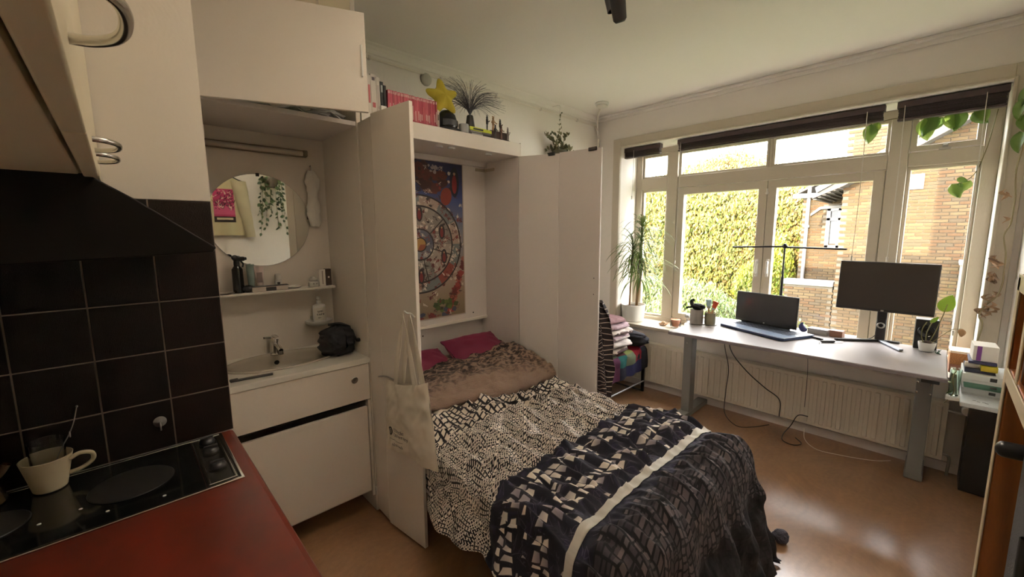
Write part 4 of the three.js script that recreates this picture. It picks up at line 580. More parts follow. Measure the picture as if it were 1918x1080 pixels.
{ // speaker, little plant, boxes and tools on the desk
  const s = thing('speaker', 'small black speaker at the window side of the desk, behind the white plant pot', 'speaker', [-.03, DY, -3.975], .05);
  part(s, 'cabinet', rb(-.058, .058, 0, .205, -.055, .055, .006), M.black); part(s, 'cone', lathe([[0, .002], [.015, .006], [.018, .001], [.036, .008], [.04, .012], [.044, .010], [.044, 0], [0, 0]], 32).rotateX(PI / 2).translate(0, .125, .054), M.blackGloss); part(s, 'tweeter', lathe([[0, .008], [.01, .006], [.014, .002], [.02, .004], [.02, 0], [0, 0]], 24).rotateX(PI / 2).translate(0, .04, .054), M.blackMatt);
  const p = thing('potted_plant', 'young plant with one big round green leaf in a small white pot', 'plant', [-.018, DY, -3.865]);
  part(p, 'pot', lathe([[0, 0], [.03, 0], [.036, .006], [.043, .045], [.0445, .062], [.041, .062], [.039, .045], [.03, .05], [0, .052]], 36), M.whitePl); part(p, 'soil', lathe([[0, .056], [.03, .055], [.04, .048]], 20), M.soil);
  const leaf = (cx, cy, cz, L, Wd, rx, ry, rz, m = M.leaf) => { const g = sheet(10, 14, (u, v) => { const t = v, wd = Wd * Math.pow(Math.sin(PI * Math.pow(clamp(t, 0, 1), .72)), .75), a = (u - .5) * 2; return [a * wd, t * L, -.18 * Wd * (1 - a * a) + .12 * L * t * t]; }); g.rotateZ(rz).rotateX(rx).rotateY(ry).translate(cx, cy, cz); return g; };
  const bright = mat(.24, .40, .03, .45, { transmission: .45, thickness: 0, side: THREE.DoubleSide });
  part(p, 'stem', tube([[.005, .05, 0], [.03, .13, -.01], [.055, .24, -.01], [.07, .325, -.01]], .0028, 20, 6), M.stem); part(p, 'leaf', leaf(.052, .275, -.01, .12, .042, 0, .25, -.28), bright, 'large bright green leaf');
  part(p, 'stem', tube([[-.005, .05, .0], [-.008, .12, .01], [.01, .2, .01]], .0028, 14, 6), M.stem); part(p, 'leaf', leaf(.004, .195, .01, .06, .016, .3, .5, -.5), bright);
  part(p, 'stem', tube([[-.015, .05, .01], [-.03, .10, .015], [-.028, .16, .02], [-.012, .20, .015]], .003, 14, 6), M.stem); part(p, 'stem', tube([[.01, .05, .005], [.05, .10, .0], [.11, .165, -.02], [.150, .172, -.03]], .0022, 18, 6), M.stem);
  part(p, 'dry_leaf', leaf(.150, .172, -.03, .055, .02, 2.6, .4, .2, M.dryLeaf), M.dryLeaf); for (const [x, y] of [[.05, .075], [.06, .06], [.045, .05]]) part(p, 'dry_leaf', leaf(x, y + .03, .01, .035, .008, 1.2, 1.2, -.9), M.dryLeaf);
  part(p, 'bulb', ball(.02, 0, .06, 0, 1.1, .7, 1, 12), M.soil);
  solo('toy_frog', 'tiny green figure leaning on the white plant pot', 'figure', join([ball(.008, 0, .008, 0, 1, 1, 1.2, 10), ball(.006, .004, .02, -.006, 1, 1, 1, 10), tube([[-.006, .003, .006], [-.012, .012, .008], [-.008, .022, .0]], .0025, 8, 6), tube([[.006, .004, .006], [.012, .003, .012], [.012, .001, .02]], .0025, 8, 6), tube([[.006, .02, -.006], [.014, .03, -.008]], .002, 6, 6)]), mat(.06, .13, .08, .5), [.038, DY, -3.825]);
  const bx = (name, label, x0, x1, h, z0, z1, m, ry = 0) => { const b = thing(name, label, 'box', [(x0 + x1) / 2, DY, (z0 + z1) / 2], ry); part(b, 'box', rb(-(x1 - x0) / 2, (x1 - x0) / 2, 0, h - .004, -(z1 - z0) / 2, (z1 - z0) / 2, .003), m); part(b, 'lid', rb(-(x1 - x0) / 2 - .001, (x1 - x0) / 2 + .001, h - .012, h, -(z1 - z0) / 2 - .001, (z1 - z0) / 2 + .001, .003), m); return b; };
  bx('grey_box', 'low grey box at the back of the desk right of the laptop', -.685, -.555, .045, -3.98, -3.90, mat(.34, .33, .31, .6), -.15); bx('brown_box', 'small grey and rust-brown box next to the low grey box', -.545, -.465, .05, -3.97, -3.90, mat(.28, .14, .09, .6), -.1);
  solo('blue_cloth', 'little dark blue folded cloth beside the back corner of the laptop', 'cloth', mergeVertices(sheet(16, 10, (u, v) => { const a = u * 2 * PI, q = Math.sin(PI * v); return [.03 * q * Math.cos(a), .03 * (1 - Math.cos(PI * v)) * (1 - .3 * Math.cos(a)), .02 * q * Math.sin(a)]; })), mat(.04, .045, .12, .8), [-.725, DY, -4.0 + .06]);
  solo('marker_pen', 'black marker pen lying on the desk right of the laptop', 'pen', join([new THREE.CylinderGeometry(.008, .008, .09, 14).rotateZ(PI / 2), new THREE.CylinderGeometry(.0085, .007, .035, 14).rotateZ(PI / 2).translate(.055, 0, 0)]), M.black, [-.62, DY + .009, -3.75], -.5);
  const kn = thing('pocket_knife', 'open pocket knife lying on the desk in front of the small boxes', 'knife', [-.515, DY, -3.68], .75); part(kn, 'handle', rb(-.055, .04, .002, .016, -.011, .011, .006), M.dark); part(kn, 'blade', extr([[.035, -.006], [.085, -.006], [.1, .002], [.09, .007], [.035, .007]], .002, .0005).rotateX(PI / 2).translate(0, .010, 0), M.steel);
  solo('screw', 'tiny screw lying on the desk in front of the pocket knife', 'screw', join([cyl(.004, .004, .003, 0, 0, 0, 10), cyl(.0018, .0018, .014, 0, .003, 0, 8)]), M.steel, [-.555, DY, -3.585]);
  solo('paper_note', 'small white paper slip beside the pocket knife', 'paper', thick(sheet(6, 4, (u, v) => [.07 * u, .003 + .004 * Math.sin(u * 4), .05 * v]), .0006), M.paper, [-.585, DY, -3.78], -.2);
  solo('usb_cable', 'thin black cable running along the back of the desk to the monitor', 'cable', tube([[-.43, .006, .06], [-.36, .006, .02], [-.30, .03, -.02], [-.262, .11, -.03]], .003, 24, 6), M.black, [0, DY, -3.93]);
}
{ // steel tins with tools, left end of the desk
  const tin = (x, z, r, h, label, m) => { const t = thing('tin', label, 'tin', [x, DY, z]); part(t, 'can', lathe([[0, 0], [r, 0], [r, .004], [r * .985, .008], [r * .985, h - .008], [r * 1.02, h - .004], [r * 1.02, h], [r * .97, h], [r * .95, .01], [0, .008]], 40), m); part(t, 'tray', lathe([[0, -.0], [r * 1.3, 0], [r * 1.36, .006], [r * 1.3, .006], [r, .003], [0, .003]], 40), M.steel); return t; };
  tin(-1.462, -3.665, .056, .125, 'wide steel tin holding a black glove at the left end of the desk', mat(.36, .33, .3, .38, { metal: .7 })); tin(-1.36, -3.70, .045, .105, 'smaller olive steel tin holding two brushes', mat(.30, .27, .18, .38, { metal: .7 }));
  solo('black_glove', 'crumpled black work glove stuffed in the wide steel tin', 'glove', join([mergeVertices(sheet(24, 16, (u, v) => { const a = u * 2 * PI, q = Math.sin(PI * v) * (1 + .25 * n2(u * 5, v * 5)); return [.058 * q * Math.cos(a), .03 * -Math.cos(PI * v), .04 * q * Math.sin(a)]; })), tube([[-.04, 0, 0], [-.06, .03, 0], [-.05, .055, 0]], .014, 10, 8), tube([[-.03, .01, .02], [-.045, .045, .02], [-.03, .065, .01]], .012, 10, 8), tube([[.02, 0, .01], [.05, .012, .02], [.068, .0, .02]], .013, 10, 8), tube([[-.05, -.01, .01], [-.08, -.012, .02], [-.09, -.022, .02]], .009, 10, 8)]), M.blackMatt, [-1.455, DY + .150, -3.665]);
  const br = (x, y, z, label, m, rz) => { const t = thing('paint_brush', label, 'brush', [x, y, z]); part(t, 'handle', rb(-.007, .007, -.09, .04, -.005, .005, .004), M.wood); part(t, 'ferrule', rb(-.014, .014, .04, .06, -.006, .006, .003), M.steel); part(t, 'bristles', extr([[-.014, .06], [.014, .06], [.022, .115], [-.022, .115]], .014, .002).translate(0, 0, -.007), m); t.rotation.z = rz; return t; };
  br(-1.372, DY + .10, -3.70, 'brush with pale blue bristles sticking up from the smaller tin', mat(.42, .6, .66, .8), .06); br(-1.345, DY + .095, -3.69, 'brush with orange-red bristles sticking up from the smaller tin', mat(.6, .08, .03, .8), -.28);
}
{ // on the sill at the left: tall pot plant, dried flowers, candle glass
  const SL = .655, p = thing('potted_plant', 'tall spiky dragon plant in a white pot on the left end of the sill', 'plant', [-2.275, SL, -4.0]);
  part(p, 'pot', lathe([[0, 0], [.105, 0], [.11, .006], [.128, .175], [.128, .18], [.121, .18], [.119, .15], [0, .15]], 48), M.whitePl); part(p, 'soil', lathe([[0, .158], [.08, .156], [.119, .152]], 24), M.soil);
  const q = rng(17), lg = (L, W) => sheet(2, 12, (u, v) => { const w = W * Math.pow(Math.sin(PI * Math.min(1, .12 + v * .88)), .6), a = v * 1.0; return [(u - .5) * w, L * (v - .62 * v * v) * .95, L * .62 * Math.pow(v, 1.5) + .25 * Math.abs(u - .5) * w]; });
  const bases = [lg(.40, .013), lg(.48, .014), lg(.34, .012)], lm = [mat(.12, .19, .035, .5, { side: THREE.DoubleSide, transmission: .3, thickness: 0 }), mat(.17, .24, .06, .5, { side: THREE.DoubleSide, transmission: .3, thickness: 0 }), mat(.09, .14, .03, .5, { side: THREE.DoubleSide, transmission: .2, thickness: 0 })];
  const canes = [[-.035, .02, .02, .66, 95], [.02, -.02, .05, .88, 125], [.055, .025, .05, .46, 85]];
  for (const [x, z, lean, h, n] of canes) {
    part(p, 'cane', tube([[x, .15, z], [x + lean * .4, .15 + h * .5, z], [x + lean, .15 + h, z]], .010, 14, 8), M.trunk);
    for (let k = 0; k < n; k++) { const t = k / n, m = part(p, 'leaf', bases[k % 3], lm[Math.floor(q() * 3)]); m.position.set(x + lean * (.55 + .45 * t), .15 + h * (.62 + .40 * t), z); m.rotation.order = 'YXZ'; m.rotation.y = q() * 6.283; m.rotation.x = lerp(1.15, -.05, t * (.5 + .5 * q())) + .5 * (q() - .5); m.scale.setScalar(.7 + .45 * q()); for (let a = 0; a < 14; a++) { m.updateMatrix(); const bad = [.35, .6, .85, 1].some((f) => { const L = [.40, .48, .34][k % 3], t = V(0, L * (f - .62 * f * f) * .95, L * .62 * Math.pow(f, 1.5)).applyMatrix4(m.matrix).add(p.position); return t.z < -4.165 || (t.x < -2.38 && t.z < -3.83); }); if (!bad) break; m.rotation.y = q() * 6.283; if (a > 8) m.scale.multiplyScalar(.85); } }
  }
  const v = solo('dried_flowers', 'small heap of dried pale brown flowers on the sill beside the candle glass', 'flowers', (() => { const L = []; for (let k = 0; k < 26; k++) { const a = q() * 6.28, r = .045 * Math.sqrt(q()), h = q(); L.push(ball(.009 + .006 * q(), r * Math.cos(a), .011 + .034 * h * (1 - r / .06), r * .8 * Math.sin(a), 1, .75 + .3 * q(), 1, 7)); } for (let k = 0; k < 10; k++) { const a = q() * 6.28; L.push(tube([[.03 * Math.cos(a), .02, .03 * Math.sin(a)], [.055 * Math.cos(a), .035, .05 * Math.sin(a)], [.065 * Math.cos(a), .055 * q() + .02, .06 * Math.sin(a)]], .0015, 8, 5)); } return join(L); })(), mat(.5, .33, .2, .85), [-1.925, SL, -3.99]);
  const c = thing('candle_glass', 'thick glass with orange-pink candle wax on the sill', 'candle', [-1.79, SL + .0, -3.98]); part(c, 'glass', lathe([[0, 0], [.047, 0], [.05, .003], [.05, .10], [.048, .10], [.0475, .016], [0, .014]], 36), M.clear); part(c, 'wax', lathe([[0, .016], [.0465, .016], [.0465, .082], [.03, .08], [0, .08]], 32), mat(.62, .22, .10, .5)); part(c, 'wick', cyl(.001, .001, .012, 0, .08, 0, 6), M.black);
  const b = thing('desk_stand', 'small glass stopper bottle with a grey knob between candle and tins', 'bottle', [-1.68, SL, -3.99]); part(b, 'bottle', lathe([[0, 0], [.025, 0], [.028, .004], [.027, .05], [.012, .07], [.010, .08], [0, .08]], 28), M.clear); part(b, 'stopper', join([cyl(.008, .008, .03, 0, .078, 0, 14), ball(.026, 0, .13, 0, 1, .7, .8, 14)]), M.grey);
}
{ // cables below the desk
  const cb = (label, pts, r, m, n = 60) => solo('cable', label, 'cable', tube(pts, r * .62, n, 6), m, [0, 0, 0], 0);
  cb('black cable looping down from the desk and over the floor by the left desk leg', [[-1.22, .77, -3.62], [-1.20, .62, -3.64], [-1.17, .45, -3.66], [-1.18, .25, -3.66], [-1.16, .06, -3.62], [-1.05, .006, -3.58], [-.95, .006, -3.66], [-.86, .03, -3.74]], .005, M.black);
  cb('twisted black cable hanging from the desk and slanting down past the radiator', [[-1.13, .77, -3.60], [-1.17, .68, -3.64], [-1.15, .58, -3.68], [-1.03, .44, -3.70], [-.90, .34, -3.71], [-.80, .27, -3.72], [-.79, .13, -3.72]], .007, M.dark);
  cb('black cable curled into a loop on the floor in front of the radiator', [[-.60, .20, -3.70], [-.66, .19, -3.70], [-.70, .10, -3.68], [-.74, .02, -3.64], [-.72, .006, -3.57], [-.65, .006, -3.55], [-.61, .008, -3.61], [-.66, .02, -3.66]], .006, M.black);
  cb('pale cable trailing over the floor along the radiator', [[-.62, .09, -3.72], [-.60, .03, -3.66], [-.52, .006, -3.60], [-.38, .006, -3.62], [-.2, .006, -3.70], [-.12, .006, -3.78]], .0045, M.panel);
  cb('thin dark cable hanging straight down under the middle of the desk', [[-.66, .77, -3.7], [-.64, .66, -3.72], [-.63, .5, -3.72], [-.63, .26, -3.72]], .0028, M.dark);
  cb('thin dark cable sagging under the desk edge', [[-1.08, .774, -3.50], [-1.02, .745, -3.52], [-.94, .742, -3.54], [-.88, .774, -3.56]], .003, M.dark);
}
// ------------------------------------------------------------------ clothes bench in the far left corner
{
  const b = thing('bench', 'low bench with a dark frame in the far left corner', 'bench', [0, 0, 0]);
  part(b, 'seat', rb(-2.60, -1.985, .36, .43, -3.755, -2.75, .012), M.blackMatt); for (const z of [-3.74, -2.78]) for (const x of [-2.58, -1.995]) part(b, 'leg', rb(x - .013, x + .013, 0, .365, z - .013, z + .013, .003), M.black);
  part(b, 'rail', tube([[-1.985, .112, -3.74], [-1.985, .112, -2.78]], .007, 4, 10), M.alu, 'shiny metal rail'); part(b, 'skid', rb(-2.6, -1.98, .0, .012, -3.75, -3.73, .003), M.black);
  // checked mohair blanket: every woven square a patch of its own
  const cols = ['#7d3a66', '#0e7a72', '#8f9a78', '#c51f3c', '#1d2140', '#2f2f6e', '#a3ad5a', '#3d1f2a', '#171a2c', '#6b2a24'], cm = cols.map((c) => new THREE.MeshStandardMaterial({ color: new THREE.Color(c).multiplyScalar(.62), roughness: .95, bumpMap: rep(T.fuzz, 2), bumpScale: .01, side: THREE.DoubleSide }));
  const bl = thing('blanket', 'multicoloured checked mohair blanket spread over the bench', 'blanket'), at = (s, z) => { const r = .05, xe = -1.975; let x, y; const o = s - .56; if (o < 0) { x = xe - .05 + o; y = .47; } else if (o < .08) { const a = o / .08 * PI / 2; x = xe - .05 + r * Math.sin(a); y = .47 - r * (1 - Math.cos(a)); } else { x = xe + .012 * Math.sin(z * 30) + .004; y = .42 - (o - .08); } y += .012 * n2(s * 4, z * 4) + .05 * Math.exp(-Math.pow((z + 3.72) / .07, 2)) * (o < 0 ? 1 : .3); x += .01 * n2b(s * 3, z * 5); return [x, y, z]; };
  const ns = 7, nz = 8; for (let i = 0; i < ns; i++) for (let j = 0; j < nz; j++) { const s0 = .02 + i * .115, s1 = s0 + .115, z0 = -3.80 + j * .135, z1 = z0 + .135; const seed = (i * 5 + j * 3 + (i * j) % 4) % 10; part(bl, 'check', thick(sheet(5, 5, (u, v) => at(lerp(s0, s1, v), lerp(z0, z1, u))), .006), cm[i === 5 && j < 6 ? [8, 3, 2, 1, 0, 6][j] : i === 6 && j < 6 ? [8, 5, 5, 4, 0, 4][j] : seed]); }
  const roll = solo('black_jumper', 'dark jumper bunched over the window end of the bench', 'jumper', mergeVertices(sheet(30, 20, (u, v) => { const a = u * 2 * PI, q = Math.pow(Math.sin(PI * v), .6) * (1 + .12 * n2(u * 4, v * 5)); return [.24 * q * Math.cos(a) + .05, .075 * (1 - Math.cos(PI * v)), .10 * q * Math.sin(a)]; })), mat(.018, .017, .024, .95, { bump: T.fuzz, bs: .006, brep: 2 }), [-2.2, .478, -3.66]);
  const g = 'folded jumpers stacked on the bench', fold = (label, y, h, L, D, m, x, z, ry, edge) => { const t = thing('folded_jumper', label, 'jumper', [x, y, z], ry, g), prof = (w, k) => sheet(20, 26, (u, v) => { const a = u * 2 * PI, sq = (c, p) => Math.sign(c) * Math.pow(Math.abs(c), p), wob = 1 + .05 * n2(v * 5 + k, u * 3), e = 1 - .12 * Math.pow(Math.abs(v * 2 - 1), 6); return [w * sq(Math.cos(a), .55) * wob * e, h / 2 + h / 2 * sq(Math.sin(a), .7) * e + .008 * n2(u * 2 + v * 3, k), D * (v - .5)]; });
    part(t, 'cloth', prof(L / 2, y * 40), m); part(t, 'fold', tube([[L / 2 * .92, h * .28, -D / 2 * .9], [L / 2 * 1.0, h * .5, 0], [L / 2 * .9, h * .4, D / 2 * .9]], h * .20, 18, 8), edge); return t; };
  const lil = mat(.50, .36, .40, .95, { bump: T.fuzz, bs: .005, brep: 3 }), crm = mat(.66, .58, .54, .95, { bump: T.fuzz, bs: .005, brep: 3 }), mau = mat(.30, .17, .18, .95, { bump: T.fuzz, bs: .005, brep: 3 }), oat = mat(.55, .45, .38, .95, { bump: T.fuzz, bs: .005, brep: 3 }), dk = mat(.08, .045, .045, .95);
  fold('oatmeal jumper rolled at the bottom of the stack on the bench', .478, .065, .36, .30, oat, -2.17, -3.30, .12, dk); fold('white jumper with grey shading second from the bottom of the stack', .542, .06, .38, .31, crm, -2.16, -3.33, -.08, crm); fold('lilac and white jumper in the middle of the stack', .60, .055, .37, .30, lil, -2.18, -3.34, .1, crm); fold('white fleece with a dark lining second from the top of the stack', .652, .05, .37, .30, crm, -2.17, -3.37, -.1, dk); fold('pale lilac jumper below the mauve one in the stack', .70, .045, .36, .3, lil, -2.20, -3.37, .06, lil); fold('mauve jumper, topmost of the stack on the bench', .744, .05, .36, .3, mau, -2.24, -3.36, -.05, mau);
  const sc = thing('scarf', 'yellow-green and grey fringed blanket corner hanging by the right folding door', 'scarf', [-1.945, 0, -2.86]); part(sc, 'yellow_part', thick(sheet(8, 10, (u, v) => [.012 * Math.sin(u * 7) + .03 * v, .42 - .13 * v, -.05 + .10 * u + .008 * Math.sin(v * 5)]), .012), mat(.55, .58, .05, .95, { bump: T.fuzz, bs: .008, brep: 2 })); part(sc, 'grey_part', thick(sheet(8, 8, (u, v) => [.012 * Math.sin(u * 7) + .03 + .02 * v, .29 - .09 * v, -.05 + .105 * u + .008 * Math.sin(5 + v * 4)]), .012), mat(.16, .18, .14, .95, { bump: T.fuzz, bs: .008, brep: 2 }));
}
{ // striped shirt on the end of the right folding door
  const tex = canvas(256, 512, (c, w, h) => { c.fillStyle = '#1c0f12'; c.fillRect(0, 0, w, h); c.fillStyle = '#b9a99c'; for (let k = 0; k < 22; k++) { c.beginPath(); for (let x = 0; x <= w; x += 16) c.lineTo(x, k * 24 + 8 + 5 * Math.sin(x * .03 + k)); for (let x = w; x >= 0; x -= 16) c.lineTo(x, k * 24 + 12 + 5 * Math.sin(x * .03 + k)); c.fill(); } });
  const m = mat(1, 1, 1, .9, { map: tex, side: THREE.DoubleSide }), s = thing('striped_shirt', 'dark shirt with thin pale stripes hanging behind the right folding door', 'shirt', [-1.625, .40, -2.392], -.16);
  part(s, 'shirt_body', thick(sheet(24, 40, (u, v) => { const w = lerp(.085, .26, Math.pow(1 - v, .55)) * (1 - .25 * smooth(1 - v, .75, 1)), f = .022 * Math.sin(u * 16 + v * 3) * (1 - v * .5); return [(u - .5) * w + .03 * (1 - v), .74 * v + .03 * Math.sin(u * 5) * (1 - v), f + .03 * n2(u * 2, v * 3)]; }), .003), m);
  part(s, 'sleeve', thick(sheet(16, 30, (u, v) => { const a = u * 2 * PI, r = .036 * (1 - .3 * v); return [.09 - .06 * v + r * Math.cos(a), .10 + .50 * v + .012 * n2(u * 3, v * 6), .045 + r * .6 * Math.sin(a)]; }), .002), m); part(s, 'hook', tube([[0, .73, 0], [0, .765, .02], [0, .76, .05], [0, .75, .075]], .003, 12, 6), M.steel);
}
// ------------------------------------------------------------------ right end: sill boxes, low table with games and books, black bin
{
  const w = thing('wooden_box', 'plain wooden box on the sill right of the desk, lying on a patterned box', 'box', [.165, .712, -4.06], .05); part(w, 'box', rb(-.072, .072, 0, .085, -.075, .075, .003), mat(.62, .45, .30, .6, { map: T.wood })); part(w, 'lid', rb(-.073, .073, .078, .094, -.077, .077, .003), mat(.74, .6, .45, .6)); part(w, 'finger_hole', rb(-.0735, -.072, .055, .064, -.02, .02, .002), M.dark);
  const c = thing('patterned_box', 'brown and white patterned box under the wooden box', 'box', [.155, .655, -4.05], .03); part(c, 'box', rb(-.06, .06, 0, .056, -.065, .065, .003), mat(.26, .11, .07, .7)); for (let k = 0; k < 3; k++) part(c, 'pattern', rb(-.05 + k * .036, -.026 + k * .036, .012 + .008 * (k % 2), .040, .0645, .0662, .001).rotateZ(.0), M.paper);
  const t = thing('side_table', 'white low table top in the right corner under a pile of boxes', 'table', [0, 0, 0]); part(t, 'table_top', rb(.138, EX - .004, .664, .690, -3.86, -3.20, .005), mat(.60, .62, .62, .4)); part(t, 'wall_bracket', rb(EX - .03, EX - .001, .60, .664, -3.45, -3.42, .003), M.grey);
  for (const [x, z] of [[.19, -3.27], [.205, -3.26], [.225, -3.265], [.235, -3.255]]) part(t, 'stain', rb(x - .006, x + .006, .6895, .6905, z - .003, z + .003, .0004), M.dark);
  const bin = thing('black_cabinet', 'black narrow cabinet standing on the floor under the low white table', 'cabinet'); part(bin, 'body', rb(.198, EX - .004, .0, .663, -3.84, -3.645, .004), M.black); part(bin, 'door', rb(.20, EX - .006, .012, .648, -3.647, -3.63, .003), mat(.012, .012, .012, .25));
  const st = [['game_box', 'grey-white game box at the bottom of the pile on the low white table', .690, .04, [.36, .37, .36], .145], ['game_box', 'green game box second from the bottom of the pile', .7305, .03, [.07, .16, .11], .15], ['game_box', 'white game box in the middle of the pile on the low white table', .761, .05, [.62, .63, .60], .14]];
  for (const [n, label, y, h, col, x] of st) { const b = thing(n, label, 'box', [(x + EX - .006) / 2, y, -3.50], 0, 'boxes piled on the low white table'), W = (EX - .006 - x) / 2; part(b, 'box', rb(-W, W, 0, h * .8, -.13, .13, .002), mat(...col, .6)); part(b, 'lid', rb(-W - .0015, W + .0015, h * .3, h, -.132, .132, .003), mat(...col.map((q) => q * 1.15), .55)); part(b, 'print', rb(W * .2, W * .5, h * .45, h * .85, .1315, .133, .001), M.dark); }
  const nb = solo('navy_book', 'navy blue book lying on the white game box', 'book', join([rb(-.06, .058, 0, .003, -.1, .1, .001), rb(-.06, .058, .017, .02, -.1, .1, .001), rb(-.06, -.057, 0, .02, -.1, .1, .001), rb(-.057, .055, .003, .017, -.098, .098, .001)]), mat(.03, .035, .07, .5), [.205, .812, -3.5]);
  const yb = thing('yellow_book', 'yellow book in the pile on the low white table', 'book', [.235, .8325, -3.44], .0); part(yb, 'cover', rb(-.032, .030, 0, .03, -.06, .06, .002), mat(.62, .5, .02, .5)); part(yb, 'pages', rb(-.030, .0305, .003, .027, -.058, .0605, .001), mat(.55, .42, .03, .7));
  solo('paper_roll', 'short white roll lying beside the yellow book', 'roll', join([new THREE.CylinderGeometry(.017, .017, .055, 24).rotateZ(PI / 2), new THREE.CylinderGeometry(.008, .008, .057, 16).rotateZ(PI / 2)]), M.white, [.172, .850, -3.43]);
  solo('navy_folder', 'dark blue folder on top of the yellow book', 'folder', rb(-.055, .05, 0, .014, -.1, .1, .003), mat(.03, .03, .08, .5), [.21, .868, -3.48]);
  const wb = thing('white_carton', 'white carton with a purple stripe, topmost of the pile on the low white table', 'carton', [.215, .8825, -3.48], .04); part(wb, 'carton', rb(-.05, .044, 0, .085, -.075, .075, .003), M.white); part(wb, 'stripe', rb(-.036, -.018, .002, .083, .074, .0765, .001), mat(.2, .05, .26, .5));
  const v = thing('vine_glass', 'green glass with water and a trailing plant at the left edge of the game boxes', 'glass', [.112, .69, -3.30]);
  part(v, 'glass', lathe([[0, 0], [.018, 0], [.021, .004], [.024, .15], [.022, .15], [.018, .01], [0, .008]], 32), new THREE.MeshPhysicalMaterial({ color: new THREE.Color().setRGB(.74, .88, .80), transmission: 1, thickness: .003, roughness: .05, ior: 1.45 }));
  part(v, 'support_plate', rb(-.03, .06, -.024, -.001, -.03, .03, .004), M.whitePl);
  const lf = (x, y, z, L, W, ry, rx) => sheet(8, 10, (u, q) => { const w = W * Math.pow(Math.sin(PI * Math.pow(q, .75)), .8), a = u * 2 - 1; return [a * w, .1 * L * Math.sin(q * 3) - .1 * W * (1 - a * a), L * q]; }).rotateX(rx).rotateY(ry).translate(x, y, z);
  const bright = mat(.27, .42, .05, .45, { transmission: .4, thickness: 0, side: THREE.DoubleSide });
  part(v, 'leaf', lf(-.012, .082, .045, .075, .02, -1.9, .25), bright, 'light green pointed leaf'); part(v, 'leaf', lf(-.005, .03, .03, .035, .009, -1.2, .7), M.leaf); part(v, 'stem', tube([[0, .14, 0], [-.01, .12, .03], [-.008, .082, .045], [.0, .03, .03], [-.02, -.03, .02], [-.03, -.05, .01]], .0022, 24, 6), M.stem);
}
